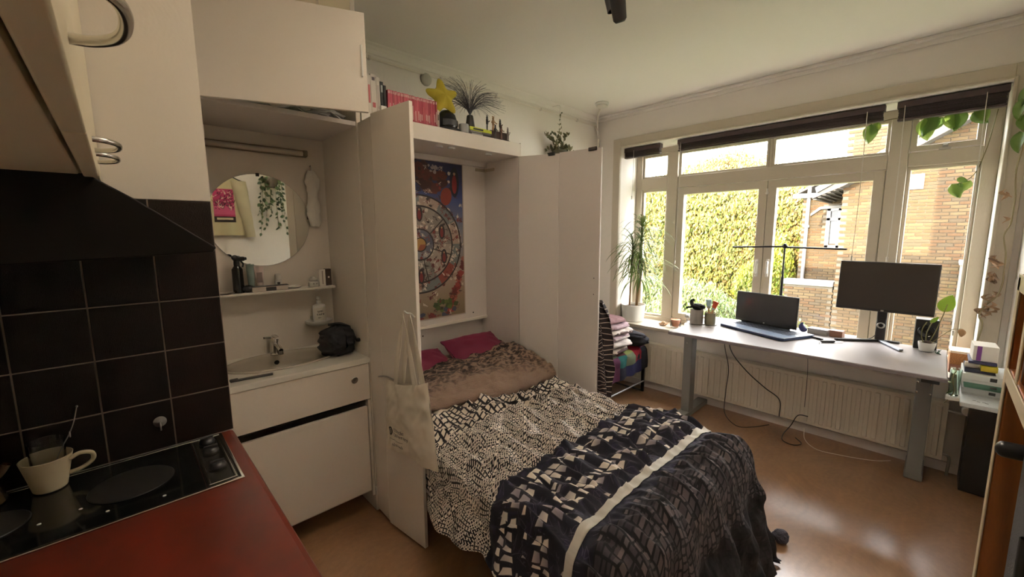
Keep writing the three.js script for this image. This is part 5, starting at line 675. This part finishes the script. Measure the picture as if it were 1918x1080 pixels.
// ------------------------------------------------------------------ on top of the wall-bed cupboard
{
  const Y = 2.2355, book = (label, z, w, h, d, m, group, pr, tilt = 0, x = -2.19) => { const b = thing('book', label, 'book', [x, Y, z], 0, group); part(b, 'cover', join([rb(-d, 0, 0, h, -w / 2, -w / 2 + .0016, .0006, 1), rb(-d, 0, 0, h, w / 2 - .0016, w / 2, .0006, 1), rb(-.003, 0, 0, h, -w / 2, w / 2, .0009, 1)]), m); part(b, 'pages', box(-d + .003, -.002, .003, h - .003, -w / 2 + .0014, w / 2 - .0014), M.paper); if (pr) for (const [y0, y1, c] of pr) part(b, 'spine_print', rb(-.0002, .0006, h * y0, h * y1, -w * .28, w * .28, .0003, 1), c); b.rotation.x = tilt; return b; };
  const wh = mat(.66, .60, .52, .5), dkp = mat(.06, .04, .04, .6), redp = mat(.45, .1, .1, .6);
  book('thin white book nearest the ajar cupboard door', -1.052, .018, .205, .15, wh, 'tall white books', [[.3, .75, redp]]); book('thick white book with a black emblem at the head of its spine', -1.077, .030, .212, .15, wh, 'tall white books', [[.85, .93, dkp], [.2, .32, redp]]); book('white book next to the black book', -1.103, .02, .202, .15, wh, 'tall white books', [[.2, .8, mat(.5, .42, .38, .6)]]);
  book('tall black book beside the white ones', -1.124, .018, .185, .14, M.blackMatt, 'black books', [[.7, .9, M.grey]]); book('shorter black book beside the red row', -1.142, .014, .17, .13, M.blackMatt, 'black books', [[.1, .25, M.grey]]);
  solo('white_card', 'small white card box in front of the black books', 'box', rb(-.02, 0, 0, .055, -.016, .016, .002), M.white, [-2.168, Y, -1.122]);
  const reds = [mat(.36, .045, .07, .5), mat(.42, .06, .09, .5), mat(.30, .035, .055, .5), mat(.46, .10, .12, .5)], pale = mat(.62, .42, .38, .6), N = 32, T1 = 'first second third fourth fifth sixth seventh eighth ninth tenth eleventh twelfth thirteenth fourteenth fifteenth sixteenth seventeenth eighteenth nineteenth'.split(' '), ORD = [...T1, 'twentieth', ...T1.slice(0, 9).map((w) => 'twenty-' + w), 'thirtieth', 'thirty-first', 'thirty-second'];
  for (let k = 0; k < N; k++) { const w = .0098, z = -1.160 - k * .0100, h = .152 + .002 * R(-1, 1); book(ORD[k] + ' slim red paperback in the long row, counted from the black books', z, w, h, .105, reds[Math.floor(rnd() * 4)], 'row of slim red paperbacks', [[.88, .97, pale], [.10 + .1 * rnd(), .35 + .35 * rnd(), rnd() < .6 ? pale : redp]], R(-.012, .012), -2.188 + R(-.002, .002)); }
  book('cream paperback that ends the red row', -1.486, .014, .135, .10, mat(.56, .44, .36, .5), 'paperbacks ending the red row', [[.35, .6, dkp]]);
  // plain yellow star cushion resting on a black helmet
  const hl = thing('helmet', 'glossy black helmet under the yellow star cushion', 'helmet', [-2.235, Y, -1.575]);
  part(hl, 'shell', lathe([[.062, .012], [.070, .03], [.070, .06], [.058, .10], [.034, .125], [0, .134]], 40), M.blackGloss); part(hl, 'brim', lathe([[.055, .004], [.078, .002], [.092, .006], [.09, .012], [.066, .02], [.055, .012]], 40), M.black); part(hl, 'visor', sheet(18, 6, (u, v) => { const a = lerp(-.9, .9, u) , r = .073; return [r * Math.cos(a), .03 + .035 * v, r * Math.sin(a)]; }), mat(.05, .05, .055, .05, { side: THREE.DoubleSide }));
  const starP = Array.from({ length: 100 }, (_, i) => { const a = i / 100 * 2 * PI, r = .083 + .025 * Math.cos(a * 5) + .005 * Math.cos(a * 10); return [r * Math.sin(a), r * Math.cos(a)]; });
  const sg = (sd) => sheet(100, 10, (u, v) => { const i = Math.round(u * 100) % 100, [x, y] = starP[i], t = v; return [x * t, y * t, sd * .042 * Math.pow(1 - t * t, .5) * (1 - .25 * t)]; });
  const s1 = sg(1), s2 = sg(-1); s2.setIndex(Array.from(s2.index.array).reverse()); s2.computeVertexNormals();
  const st = thing('star_cushion', 'plain yellow star-shaped plush cushion on the top box', 'cushion', [-2.21, Y + .195, -1.535], PI / 2); part(st, 'plush', join([s1, s2]), mat(.62, .50, .05, .85, { bump: T.fuzz, bs: .003, brep: 4, side: THREE.DoubleSide })); st.rotation.set(-.15, PI / 2 - .1, .12, 'YXZ'); part(st, 'seam', tube([...starP, starP[0]].map(([x, y]) => [x * .995, y * .995, 0]), .0015, 140, 5), mat(.42, .32, .03, .9));
  // fibre lamp
  const f = thing('fibre_lamp', 'black fibre-optic lamp with a wide fan of fine dark strands', 'lamp', [-2.28, Y + .052, -1.80]);
  part(f, 'base', lathe([[0, 0], [.034, 0], [.035, .004], [.022, .095], [.018, .10], [0, .10]], 28), M.black); const strands = [], q = rng(31);
  for (let k = 0; k < 300; k++) { const a = q() * 2 * PI, e = lerp(.15, 1.15, Math.sqrt(q())), L = R(.25, .33), c = Math.cos(e * 1.25), s = Math.sin(e * 1.25); strands.push(tube([[0, .098, 0], [.012 * Math.cos(a) * s, .13, .012 * Math.sin(a) * s], [L * .5 * s * Math.cos(a) * .5, .125 + L * .42 * c + .03, L * .5 * s * Math.sin(a)], [L * s * Math.cos(a) * .5, .12 + L * .66 * c + .005, L * s * Math.sin(a) * 1.0]], 0.0007, 6, 3)); }
  const fm = part(f, 'strands', join(strands), mat(.05, .045, .06, .4)); fm.userData.kind = 'stuff';
  // pile of books
  const pile = (label, y, h, L, D, m, z, ry, pr) => { const b = thing('flat_book', label, 'book', [-2.25, Y + y, z], ry, 'books lying under the fibre lamp'); part(b, 'cover', join([rb(-D / 2, D / 2, 0, .002, -L / 2, L / 2, .0006, 1), rb(-D / 2, D / 2, h - .002, h, -L / 2, L / 2, .0006, 1), rb(D / 2 - .002, D / 2, 0, h, -L / 2, L / 2, .0006, 1)]), m); part(b, 'pages', box(-D / 2 + .003, D / 2 - .0015, .0018, h - .0018, -L / 2 + .003, L / 2 - .003), M.paper); if (pr) part(b, 'spine_print', rb(D / 2 - .0004, D / 2 + .0006, h * .25, h * .75, -L * .1, L * .35, .0002, 1), pr); return b; };
  pile('black book at the bottom of the flat pile', 0, .018, .21, .15, M.blackMatt, -1.80, .02, M.grey); pile('grey-black book second in the flat pile', .0182, .012, .20, .14, mat(.08, .075, .07, .6), -1.80, -.03, M.grey); pile('bright yellow-green book in the flat pile', .0304, .022, .19, .14, mat(.55, .60, .04, .5), -1.81, .03, M.black); 
  solo('grey_tin', 'small round grey tin at the left end of the flat pile of books', 'tin', lathe([[0, 0], [.03, 0], [.031, .003], [.031, .04], [.032, .042], [.032, .052], [.03, .055], [0, .056]], 28), mat(.3, .3, .28, .4), [-2.185, Y + .0, -1.672]);
  // figurines on a dark block
  const bk = thing('dark_block', 'dark carved wooden block carrying small figurines', 'block', [-2.235, Y, -1.985]); part(bk, 'block', rb(-.05, .05, 0, .055, -.085, .085, .003), mat(.04, .022, .02, .6)); part(bk, 'top_edge', rb(-.053, .053, .05, .058, -.088, .088, .002), mat(.055, .03, .028, .5));
  const fig = (label, x, y, z, h, m, pose) => { const t = thing('figurine', label, 'figurine', [x, Y + y, z], PI / 2 + pose * .6, 'small figurines on and by the dark block'), s = h / .1; const g = [ball(.0075, 0, .093, 0, 1, 1.15, 1, 10), tube([[0, .084, 0], [0, .07, 0], [.001, .05, 0]], .0085, 8, 10), tube([[0, .052, 0], [-.006, .028, .002 * pose], [-.007, .002, 0]], .0048, 8, 8), tube([[0, .052, 0], [.007, .028, -.003], [.008 + .003 * pose, .002, 0]], .0048, 8, 8), tube([[-.007, .08, 0], [-.017, .066, .004], [-.012 - .006 * pose, .054 + .012 * pose, .012]], .0034, 8, 8), tube([[.007, .08, 0], [.017, .068, .003], [.02, .06 + .016 * pose, .014]], .0034, 8, 8), tube([[-.008, .105, 0], [0, .103, 0], [.008, .105, 0]], .004, 6, 8)]; part(t, 'figure', join(g).scale(s, s, s), m); part(t, 'plinth', rb(-.014, .014, -.002, .002, -.011, .011, .001), M.black); return t; };
  const fa = mat(.035, .03, .03, .5), fb = mat(.35, .2, .1, .6), fc = mat(.16, .08, .06, .6);
  fig('dark slim figurine standing at the left rear of the dark block', -2.25, .062, -1.925, .10, fa, 1); fig('tan figurine at the middle rear of the dark block', -2.255, .062, -1.985, .105, fb, 0); fig('dark figurine holding something out at the right rear of the dark block', -2.25, .062, -2.045, .095, fa, .8); fig('dark figurine in front of the left end of the dark block', -2.172, .003, -1.93, .085, fa, .2); fig('brown figurine in front of the middle of the dark block', -2.172, .003, -1.985, .09, fc, .4); fig('pale-legged figurine in front of the right end of the dark block', -2.172, .003, -2.045, .085, mat(.25, .2, .18, .6), .6);
}
{ // wall socket, hanging plant, smoke detector, ceiling spot
  const s = thing('wall_socket', 'round white socket cover on the left wall above the red books', 'socket', [WX, 2.706, -1.73]); part(s, 'cover', lathe([[0, .03], [.03, .028], [.042, .016], [.045, 0], [0, 0]], 32).rotateZ(-PI / 2), mat(.5, .46, .4, .5)); for (const [y, z] of [[.012, -.012], [.012, .016], [-.016, .006]]) part(s, 'hole', ball(.003, .026, y, z, 1, 1, 1, 8), M.dark);
  const p = thing('hanging_plant', 'small-leaved trailing plant hanging on strings from the top of the left wall', 'plant', [WX + .10, 2.38, -3.12]), q = rng(41);
  part(p, 'strings', join([tube([[0, .34, 0], [-.01, .1, -.07], [0, -.03, -.09]], .0018, 12, 5), tube([[0, .34, 0], [.01, .15, .02], [.02, .0, .04]], .0018, 12, 5), tube([[0, .34, 0], [0, .40, 0], [-.09, .41, 0]], .002, 10, 5)]), M.panelShade);
  part(p, 'pot', lathe([[0, -.09], [.05, -.09], [.062, -.08], [.07, -.005], [.066, -.005], [0, -.02]], 24), mat(.09, .08, .05, .7));
  const lg = sheet(4, 5, (u, v) => { const w = .5 * Math.sin(PI * Math.pow(v, .8)); return [(u - .5) * w, v, .12 * v * v]; }), ms = [mat(.12, .12, .05, .6, { side: THREE.DoubleSide }), mat(.18, .16, .08, .6, { side: THREE.DoubleSide }), mat(.08, .09, .04, .6, { side: THREE.DoubleSide })];
  for (let k = 0; k < 12; k++) { const a = k / 12 * 2 * PI, L = R(.07, .16), up = k < 5 ? .12 : -.02, pts = [[.03 * Math.cos(a), 0, .03 * Math.sin(a)], [.06 * Math.cos(a), .03 + up * .5, .08 * Math.sin(a)], [(.05 + L * .4) * Math.cos(a), up, (.06 + L) * Math.sin(a)]]; part(p, 'stem', tube(pts, .0016, 10, 5), M.stem); const cv = new THREE.CatmullRomCurve3(pts.map((x) => V(...x))); for (let j = 0; j < 11; j++) { const m = part(p, 'leaf', lg, ms[Math.floor(q() * 3)]), c = cv.getPoint(.15 + .85 * j / 10); m.position.copy(c); m.rotation.set(q() * 2 - .6, q() * 6.3, q() * 2 - 1); m.scale.setScalar(.034 + .022 * q()); } }
  for (const [y, z] of [[.30, .0], [.27, .01], [.19, -.005], [.22, .015], [.12, .01], [.33, -.01]]) for (let j = 0; j < 2; j++) { const m = part(p, 'leaf', lg, ms[j]); m.position.set(.01, y, z); m.rotation.set(q() * 2, q() * 6, q() * 2); m.scale.setScalar(.03); }
  const d = thing('smoke_detector', 'white round smoke detector on the ceiling in the far left corner', 'smoke detector', [-2.36, CH - .001, -3.45]); part(d, 'base', lathe([[0, 0], [.062, 0], [.064, -.006], [.062, -.018], [.05, -.022], [0, -.022]], 40), M.whitePl); part(d, 'cap', lathe([[.04, -.02], [.05, -.024], [.052, -.034], [.044, -.04], [0, -.042]], 40), M.white);
  const l = thing('ceiling_spot', 'black ceiling spotlight cut off by the top edge of the picture', 'lamp', [-1.187, CH - .001, -1.76]); part(l, 'rose', lathe([[0, 0], [.05, 0], [.052, -.008], [.05, -.022], [0, -.024]], 32), M.black); part(l, 'arm', tube([[0, -.02, 0], [0, -.06, 0], [.012, -.09, -.01]], .007, 10, 8), M.black);
  const hd = part(l, 'head', lathe([[0, .055], [.018, .055], [.026, .045], [.033, -.05], [.0345, -.056], [.031, -.056], [.024, .03], [0, .034]], 36), M.black); hd.position.set(.012, -.135, -.01); hd.rotation.set(.28, 0, .22); part(hd, 'bulb', lathe([[0, .03], [.012, .03], [.024, -.035], [.022, -.042], [0, -.046]], 24), mat(.5, .5, .48, .2));
  part(l, 'added_track', rb(-.02, .5, -.034, -.02, -.012, .012, .004).rotateY(-.85), M.black);  // added rail for the fill heads, out of view
  for (const [x, z] of [[.22, .25], [.33, .375]]) { // two added heads out of view, fill light bounced off the kitchen ceiling
    const h2 = part(l, 'head', lathe([[0, .055], [.018, .055], [.026, .045], [.033, -.05], [.0345, -.056], [.031, -.056], [.024, .03], [0, .034]], 36), M.black); h2.position.set(x, -.34, z); h2.rotation.set(PI + .5, 0, .1); part(l, 'arm', tube([[x, -.03, z], [x + .045, -.16, z], [x, -.30, z]], .006, 12, 8), M.black);
    part(h2, 'bulb', ball(.017, 0, -.03, 0, 1, 1, 1, 16), new THREE.MeshStandardMaterial({ color: 0xffffff, emissive: new THREE.Color().setRGB(1, .82, .58), emissiveIntensity: 12 }), 'added warm fill bulb');
    const s = new THREE.SpotLight(new THREE.Color().setRGB(1, .9, .76), FILL_LAMP, 0, 1.1, .8, 2); s.shadow.radius = 2; s.castShadow = true; s.position.set(0, -.05, 0); s.target.position.set(0, -1, 0); h2.add(s, s.target);
  }
}
// ------------------------------------------------------------------ right edge: bookcase, climbing plant; east wall things that the mirror shows
{
  const b = thing('bookcase', 'pale-edged brown wooden bookcase cut off by the right picture edge', 'bookcase'), x0 = .062, x1 = EX - .002, zn = -.715, zs = -.12;
  const slab = (n, a, b2, c, d2, e, f2, m = M.ply) => part(b, n, rb(a, b2, c, d2, e, f2, .002), m);
  slab('side_panel', x0, x1, 0, 1.535, zn, zn + .018); slab('side_panel', x0, x1, 0, 1.535, zs - .018, zs); slab('top', x0, x1, 1.535, 1.553, zn, zs); slab('divider', x0 + .002, x1, 1.452, 1.535, zn + .085, zn + .099);
  for (const y of [.06, .45, .83]) slab('shelf', x0 + .004, x1, y, y + .018, zn + .018, zs - .018); slab('shelf', x0, x1, 1.434, 1.450, zn + .018, zs - .018); slab('back_panel', x1 - .006, x1, .02, 1.535, zn + .018, zs - .018, M.plyDark);
  slab('edge_band', x0 - .0015, x0, 0, 1.55, zn, zn + .018, mat(.66, .55, .38, .5)); slab('edge_band', x0 - .0015, x0, 1.434, 1.450, zn + .018, zs - .018, mat(.66, .55, .38, .5)); slab('edge_band', x0 - .0015, x0, 1.452, 1.535, zn + .085, zn + .099, mat(.66, .55, .38, .5)); slab('edge_band', x0 - .0015, x0, 1.535, 1.553, zn, zs, mat(.66, .55, .38, .5));
  for (let k = 0; k < 6; k++) part(b, 'slot', rb(x0 + .012, x0 + .07, 1.4498, 1.4506, zn + .026 + k * .009, zn + .029 + k * .009, .0003), M.dark);
  const g = thing('suitcase', 'dark grey felt suitcase with a black grip inside the bookcase', 'suitcase', [0, 0, 0]); part(g, 'body', rb(x0 + .015, x1 - .01, .85, 1.425, zn + .03, zs - .16, .03, 4), mat(.09, .09, .095, .95, { bump: T.fuzz, bs: .004, brep: 6 })); part(g, 'grip', join([tube([[x0 + .003, 1.366, -.672], [x0 + .05, 1.368, -.672], [x0 + .10, 1.368, -.672]], .0085, 10, 16), ball(.0085, x0 + .003, 1.366, -.672, .8, 1, 1, 14)]), mat(.02, .02, .022, .3)); part(g, 'zip', tube([[x0 + .012, 1.33, zn + .16], [x0 + .011, 1.1, zn + .17], [x0 + .012, .9, zn + .16]], .004, 16, 6), M.black);
  const k = thing('black_case', 'black case with a teal stripe on top of the bookcase', 'case', [.135, 1.554, -.66]); part(k, 'case', rb(-.05, .05, 0, .075, -.03, .05, .006), M.black); part(k, 'stripe', rb(-.0515, -.049, .02, .03, -.026, .046, .001), mat(.03, .25, .28, .5)); part(k, 'lid', rb(-.052, .052, .062, .08, -.032, .052, .004), M.blackMatt);
  solo('teal_bottle', 'pale teal bottle lying on the black case', 'bottle', lathe([[0, 0], [.02, 0], [.022, .004], [.022, .08], [.012, .1], [.010, .115], [0, .115]], 24).rotateX(-PI / 2), mat(.25, .45, .48, .3), [.13, 1.657, -.60], .2);
}
{ // climbing plant up the right window casing: bare stem, dried leaves low, green leaves high
  const p = thing('climbing_plant', 'climbing stem with curled dry leaves up the right window casing', 'plant'), q = rng(51), z = -3.80;
  const pts = [[.148, .70, -3.70], [.19, .877, z], [.207, 1.034, z + .01], [.189, 1.081, z + .015], [.205, 1.144, z + .01], [.245, 1.205, z + .02], [.262, 1.274, z], [.262, 1.369, z], [.258, 1.463, z], [.241, 1.573, z], [.259, 1.636, z], [.262, 1.713, z], [.262, 1.79, z], [.25, 1.95, z], [.262, 2.1, z], [.235, 2.25, z], [.25, 2.40, z]];
  part(p, 'stem', tube(pts, .0045, 160, 7), mat(.3, .25, .14, .7)); const lg = sheet(6, 8, (u, v) => { const w = .62 * Math.pow(Math.sin(PI * Math.pow(v, .7)), .8), a = u * 2 - 1; return [a * w * .5, v, .18 * v * v + .12 * (1 - a * a)]; }), dg = sheet(6, 8, (u, v) => { const w = .5 * Math.sin(PI * Math.pow(v, .7)), a = u * 2 - 1; return [a * w * .4 * (1 - .4 * v), v * (1 - .2 * v), .5 * w * a * a + .28 * Math.sin(v * 5)]; });
  const dm = [mat(.36, .24, .15, .85, { side: THREE.DoubleSide }), mat(.42, .27, .16, .85, { side: THREE.DoubleSide }), mat(.22, .14, .09, .85, { side: THREE.DoubleSide })];
  for (const [x, y, n] of [[.262, 1.44, 6], [.262, 1.34, 6], [.265, 1.225, 3], [.225, 1.16, 5], [.205, 1.12, 3], [.262, 1.84, 2], [.262, 1.70, 1]]) for (let k = 0; k < n; k++) { const m = part(p, 'dry_leaf', dg, dm[Math.floor(q() * 3)]); m.position.set(Math.min(x, .225), y + .04 * (q() - .5), z + .01); m.rotation.set(2.4 + q(), q() * 6.3, q() - .5); m.scale.setScalar(.05 + .03 * q()); }
  const gm = mat(.16, .27, .05, .5, { side: THREE.DoubleSide, transmission: .4, thickness: 0 }); for (const [x, y, rz] of [[.23, 2.34, .3], [.245, 2.25, -.2], [.24, 2.16, .2], [.235, 2.40, .6]]) { const m = part(p, 'leaf', lg, gm); m.position.set(x, y, z + .02); m.rotation.set(2.7, .6 + rz, rz); m.scale.setScalar(.12); }
  const o = thing('window_vine', 'large-leaved green vine hanging across the top of the right-hand panes', 'plant'); // its stem runs along the head of the window
  part(o, 'stem', tube([[.17, 2.40, -3.94], [.05, 2.375, -4.10], [-.10, 2.37, -4.12], [-.30, 2.40, -4.12], [-.42, 2.39, -4.12]], .003, 40, 6), M.stem); part(o, 'stem', tube([[.16, 2.36, -4.1], [.13, 2.1, -4.13], [.09, 1.96, -4.13], [.03, 1.91, -4.13]], .0025, 30, 6), M.stem);
  const vm = [mat(.15, .26, .06, .5, { side: THREE.DoubleSide, transmission: .45, thickness: 0 }), mat(.24, .36, .07, .5, { side: THREE.DoubleSide, transmission: .45, thickness: 0 })];
  for (const [x, y, rz, s, k] of [[.085, 1.93, 2.6, .085, 1], [.035, 1.92, 3.1, .10, 0], [.0, 1.915, 3.6, .11, 1], [.02, 1.95, 4.2, .06, 0], [-.45, 2.385, 3.1, .145, 0], [-.41, 2.39, 2.7, .10, 1], [.08, 2.40, 3.4, .12, 1], [.0, 2.39, 3.0, .14, 0], [-.06, 2.38, 3.5, .13, 1], [-.12, 2.385, 2.8, .15, 0], [-.17, 2.37, 3.3, .16, 1], [-.08, 2.36, 2.4, .12, 0], [.05, 2.36, 3.9, .11, 0]]) { const m = part(o, 'leaf', lg, vm[k]); m.position.set(x, y, -4.12 + .012 * (q() - .5)); m.rotation.set(0, .3 * (q() - .5), rz, 'ZXY'); m.scale.setScalar(s); }
}
{ // what hangs on the right-hand wall, seen only in the mirror
  const c = thing('jumper', 'cream knitted jumper with a pink and black front print, seen in the round mirror', 'jumper', [EX - .012, 1.60, -.89], -PI / 2), tex = canvas(512, 640, (g, w, h) => { g.fillStyle = '#cfc49c'; g.fillRect(0, 0, w, h); const q = rng(8); g.fillStyle = '#b23a66'; g.fillRect(120, 150, 240, 330); g.fillStyle = '#c9577e'; g.fillRect(120, 330, 240, 90); for (let k = 0; k < 90; k++) { g.strokeStyle = ['#2a1c1e', '#e0d3b4', '#5d1f36'][k % 3]; g.lineWidth = 3 + 5 * q(); g.beginPath(); const x = 130 + 220 * q(), y = 155 + 200 * q(); g.moveTo(x, y); g.quadraticCurveTo(x + 60 * (q() - .5), y + 60 * q(), x + 70 * (q() - .5), y + 30 * (q() - .5)); g.stroke(); } g.fillStyle = '#3a2d28'; g.fillRect(120, 440, 240, 60); g.fillStyle = '#d9cda9'; g.fillRect(150, 452, 180, 22); });
  part(c, 'body', thick(sheet(28, 36, (u, v) => { const w = lerp(.44, .40, v) * (1 - .45 * smooth(v, .86, 1)); return [(u - .5) * w, .66 * v, .018 + .022 * Math.sin(PI * u) + .010 * Math.sin(u * 17 + v * 4) * (1 - v)]; }), .004), mat(1, 1, 1, .9, { map: tex, bump: T.weave, bs: .002, brep: 24, side: THREE.DoubleSide }));
  for (const s of [-1, 1]) part(c, 'sleeve', thick(sheet(16, 26, (u, v) => { const a = u * 2 * PI, r = lerp(.045, .075, v); return [s * (lerp(.245, .165, v)) + r * Math.cos(a), -.02 + .62 * v, .03 + r * .45 * Math.sin(a) + .006 * Math.sin(v * 24)]; }), .003), mat(.62, .55, .36, .9, { bump: T.weave, bs: .002, brep: 24 }));
  part(c, 'hanger', tube([[-.2, .60, .02], [0, .68, .02], [.2, .60, .02]], .006, 14, 8), M.black);
  const p = thing('hanging_plant', 'trailing dark green plant on the right-hand wall, seen in the round mirror', 'plant', [EX - .10, 2.17, -1.37]), q = rng(61); part(p, 'pot', lathe([[0, -.02], [.06, -.02], [.075, .09], [.07, .09], [0, .07]], 28), mat(.1, .08, .06, .7)); part(p, 'bracket', rb(.05, .10, .02, .05, -.02, .02, .004), M.black);
  const lg = sheet(3, 4, (u, v) => { const w = .7 * Math.sin(PI * Math.pow(v, .8)); return [(u - .5) * w, v, .12 * v * v]; }), ms = [mat(.03, .06, .02, .6, { side: THREE.DoubleSide }), mat(.05, .09, .03, .6, { side: THREE.DoubleSide })];
  for (let k = 0; k < 13; k++) { const a = k / 13 * 2 * PI, L = R(.25, .55), zz = .07 * Math.sin(a) * 1.4, xx = .07 * Math.cos(a) * .8, pts = [[xx * .5, .09, zz * .5], [xx, .07, zz], [xx * .9, -L * .4, zz * 1.15], [xx * .8 + .02, -L, zz * (1.2 + .5 * q())]]; part(p, 'stem', tube(pts, .0016, 14, 5), M.stem); const cv = new THREE.CatmullRomCurve3(pts.map((x) => V(...x))); for (let j = 0; j < 16; j++) { const m = part(p, 'leaf', lg, ms[Math.floor(q() * 2)]), c2 = cv.getPoint(j / 15); m.position.copy(c2); m.rotation.set(2 + q() * 2, q() * 6.3, q()); m.scale.setScalar(.035 + .02 * q()); } }
  const d = struct('door_1'); part(d, 'jamb', rb(EX - .03, EX, 0, 2.42, -1.78, -1.60, .004), M.frame); part(d, 'jamb', rb(EX - .022, EX, 0, 2.42, -2.52, -2.42, .004), M.frame); part(d, 'lintel', rb(EX - .024, EX, 2.34, 2.44, -2.5, -1.6, .004), M.frame); part(d, 'door_leaf', rb(EX - .014, EX, .01, 2.34, -2.42, -1.78, .003), M.panel); part(d, 'handle', tube([[EX - .014, 1.04, -1.84], [EX - .06, 1.04, -1.84], [EX - .062, 1.04, -1.95]], .008, 16, 8), M.steel);
}
// ------------------------------------------------------------------ shadows on everything, hand over
scene.traverse((o) => { if (o.isMesh) { o.castShadow = true; o.receiveShadow = true; } });
renderer.render(scene, camera);
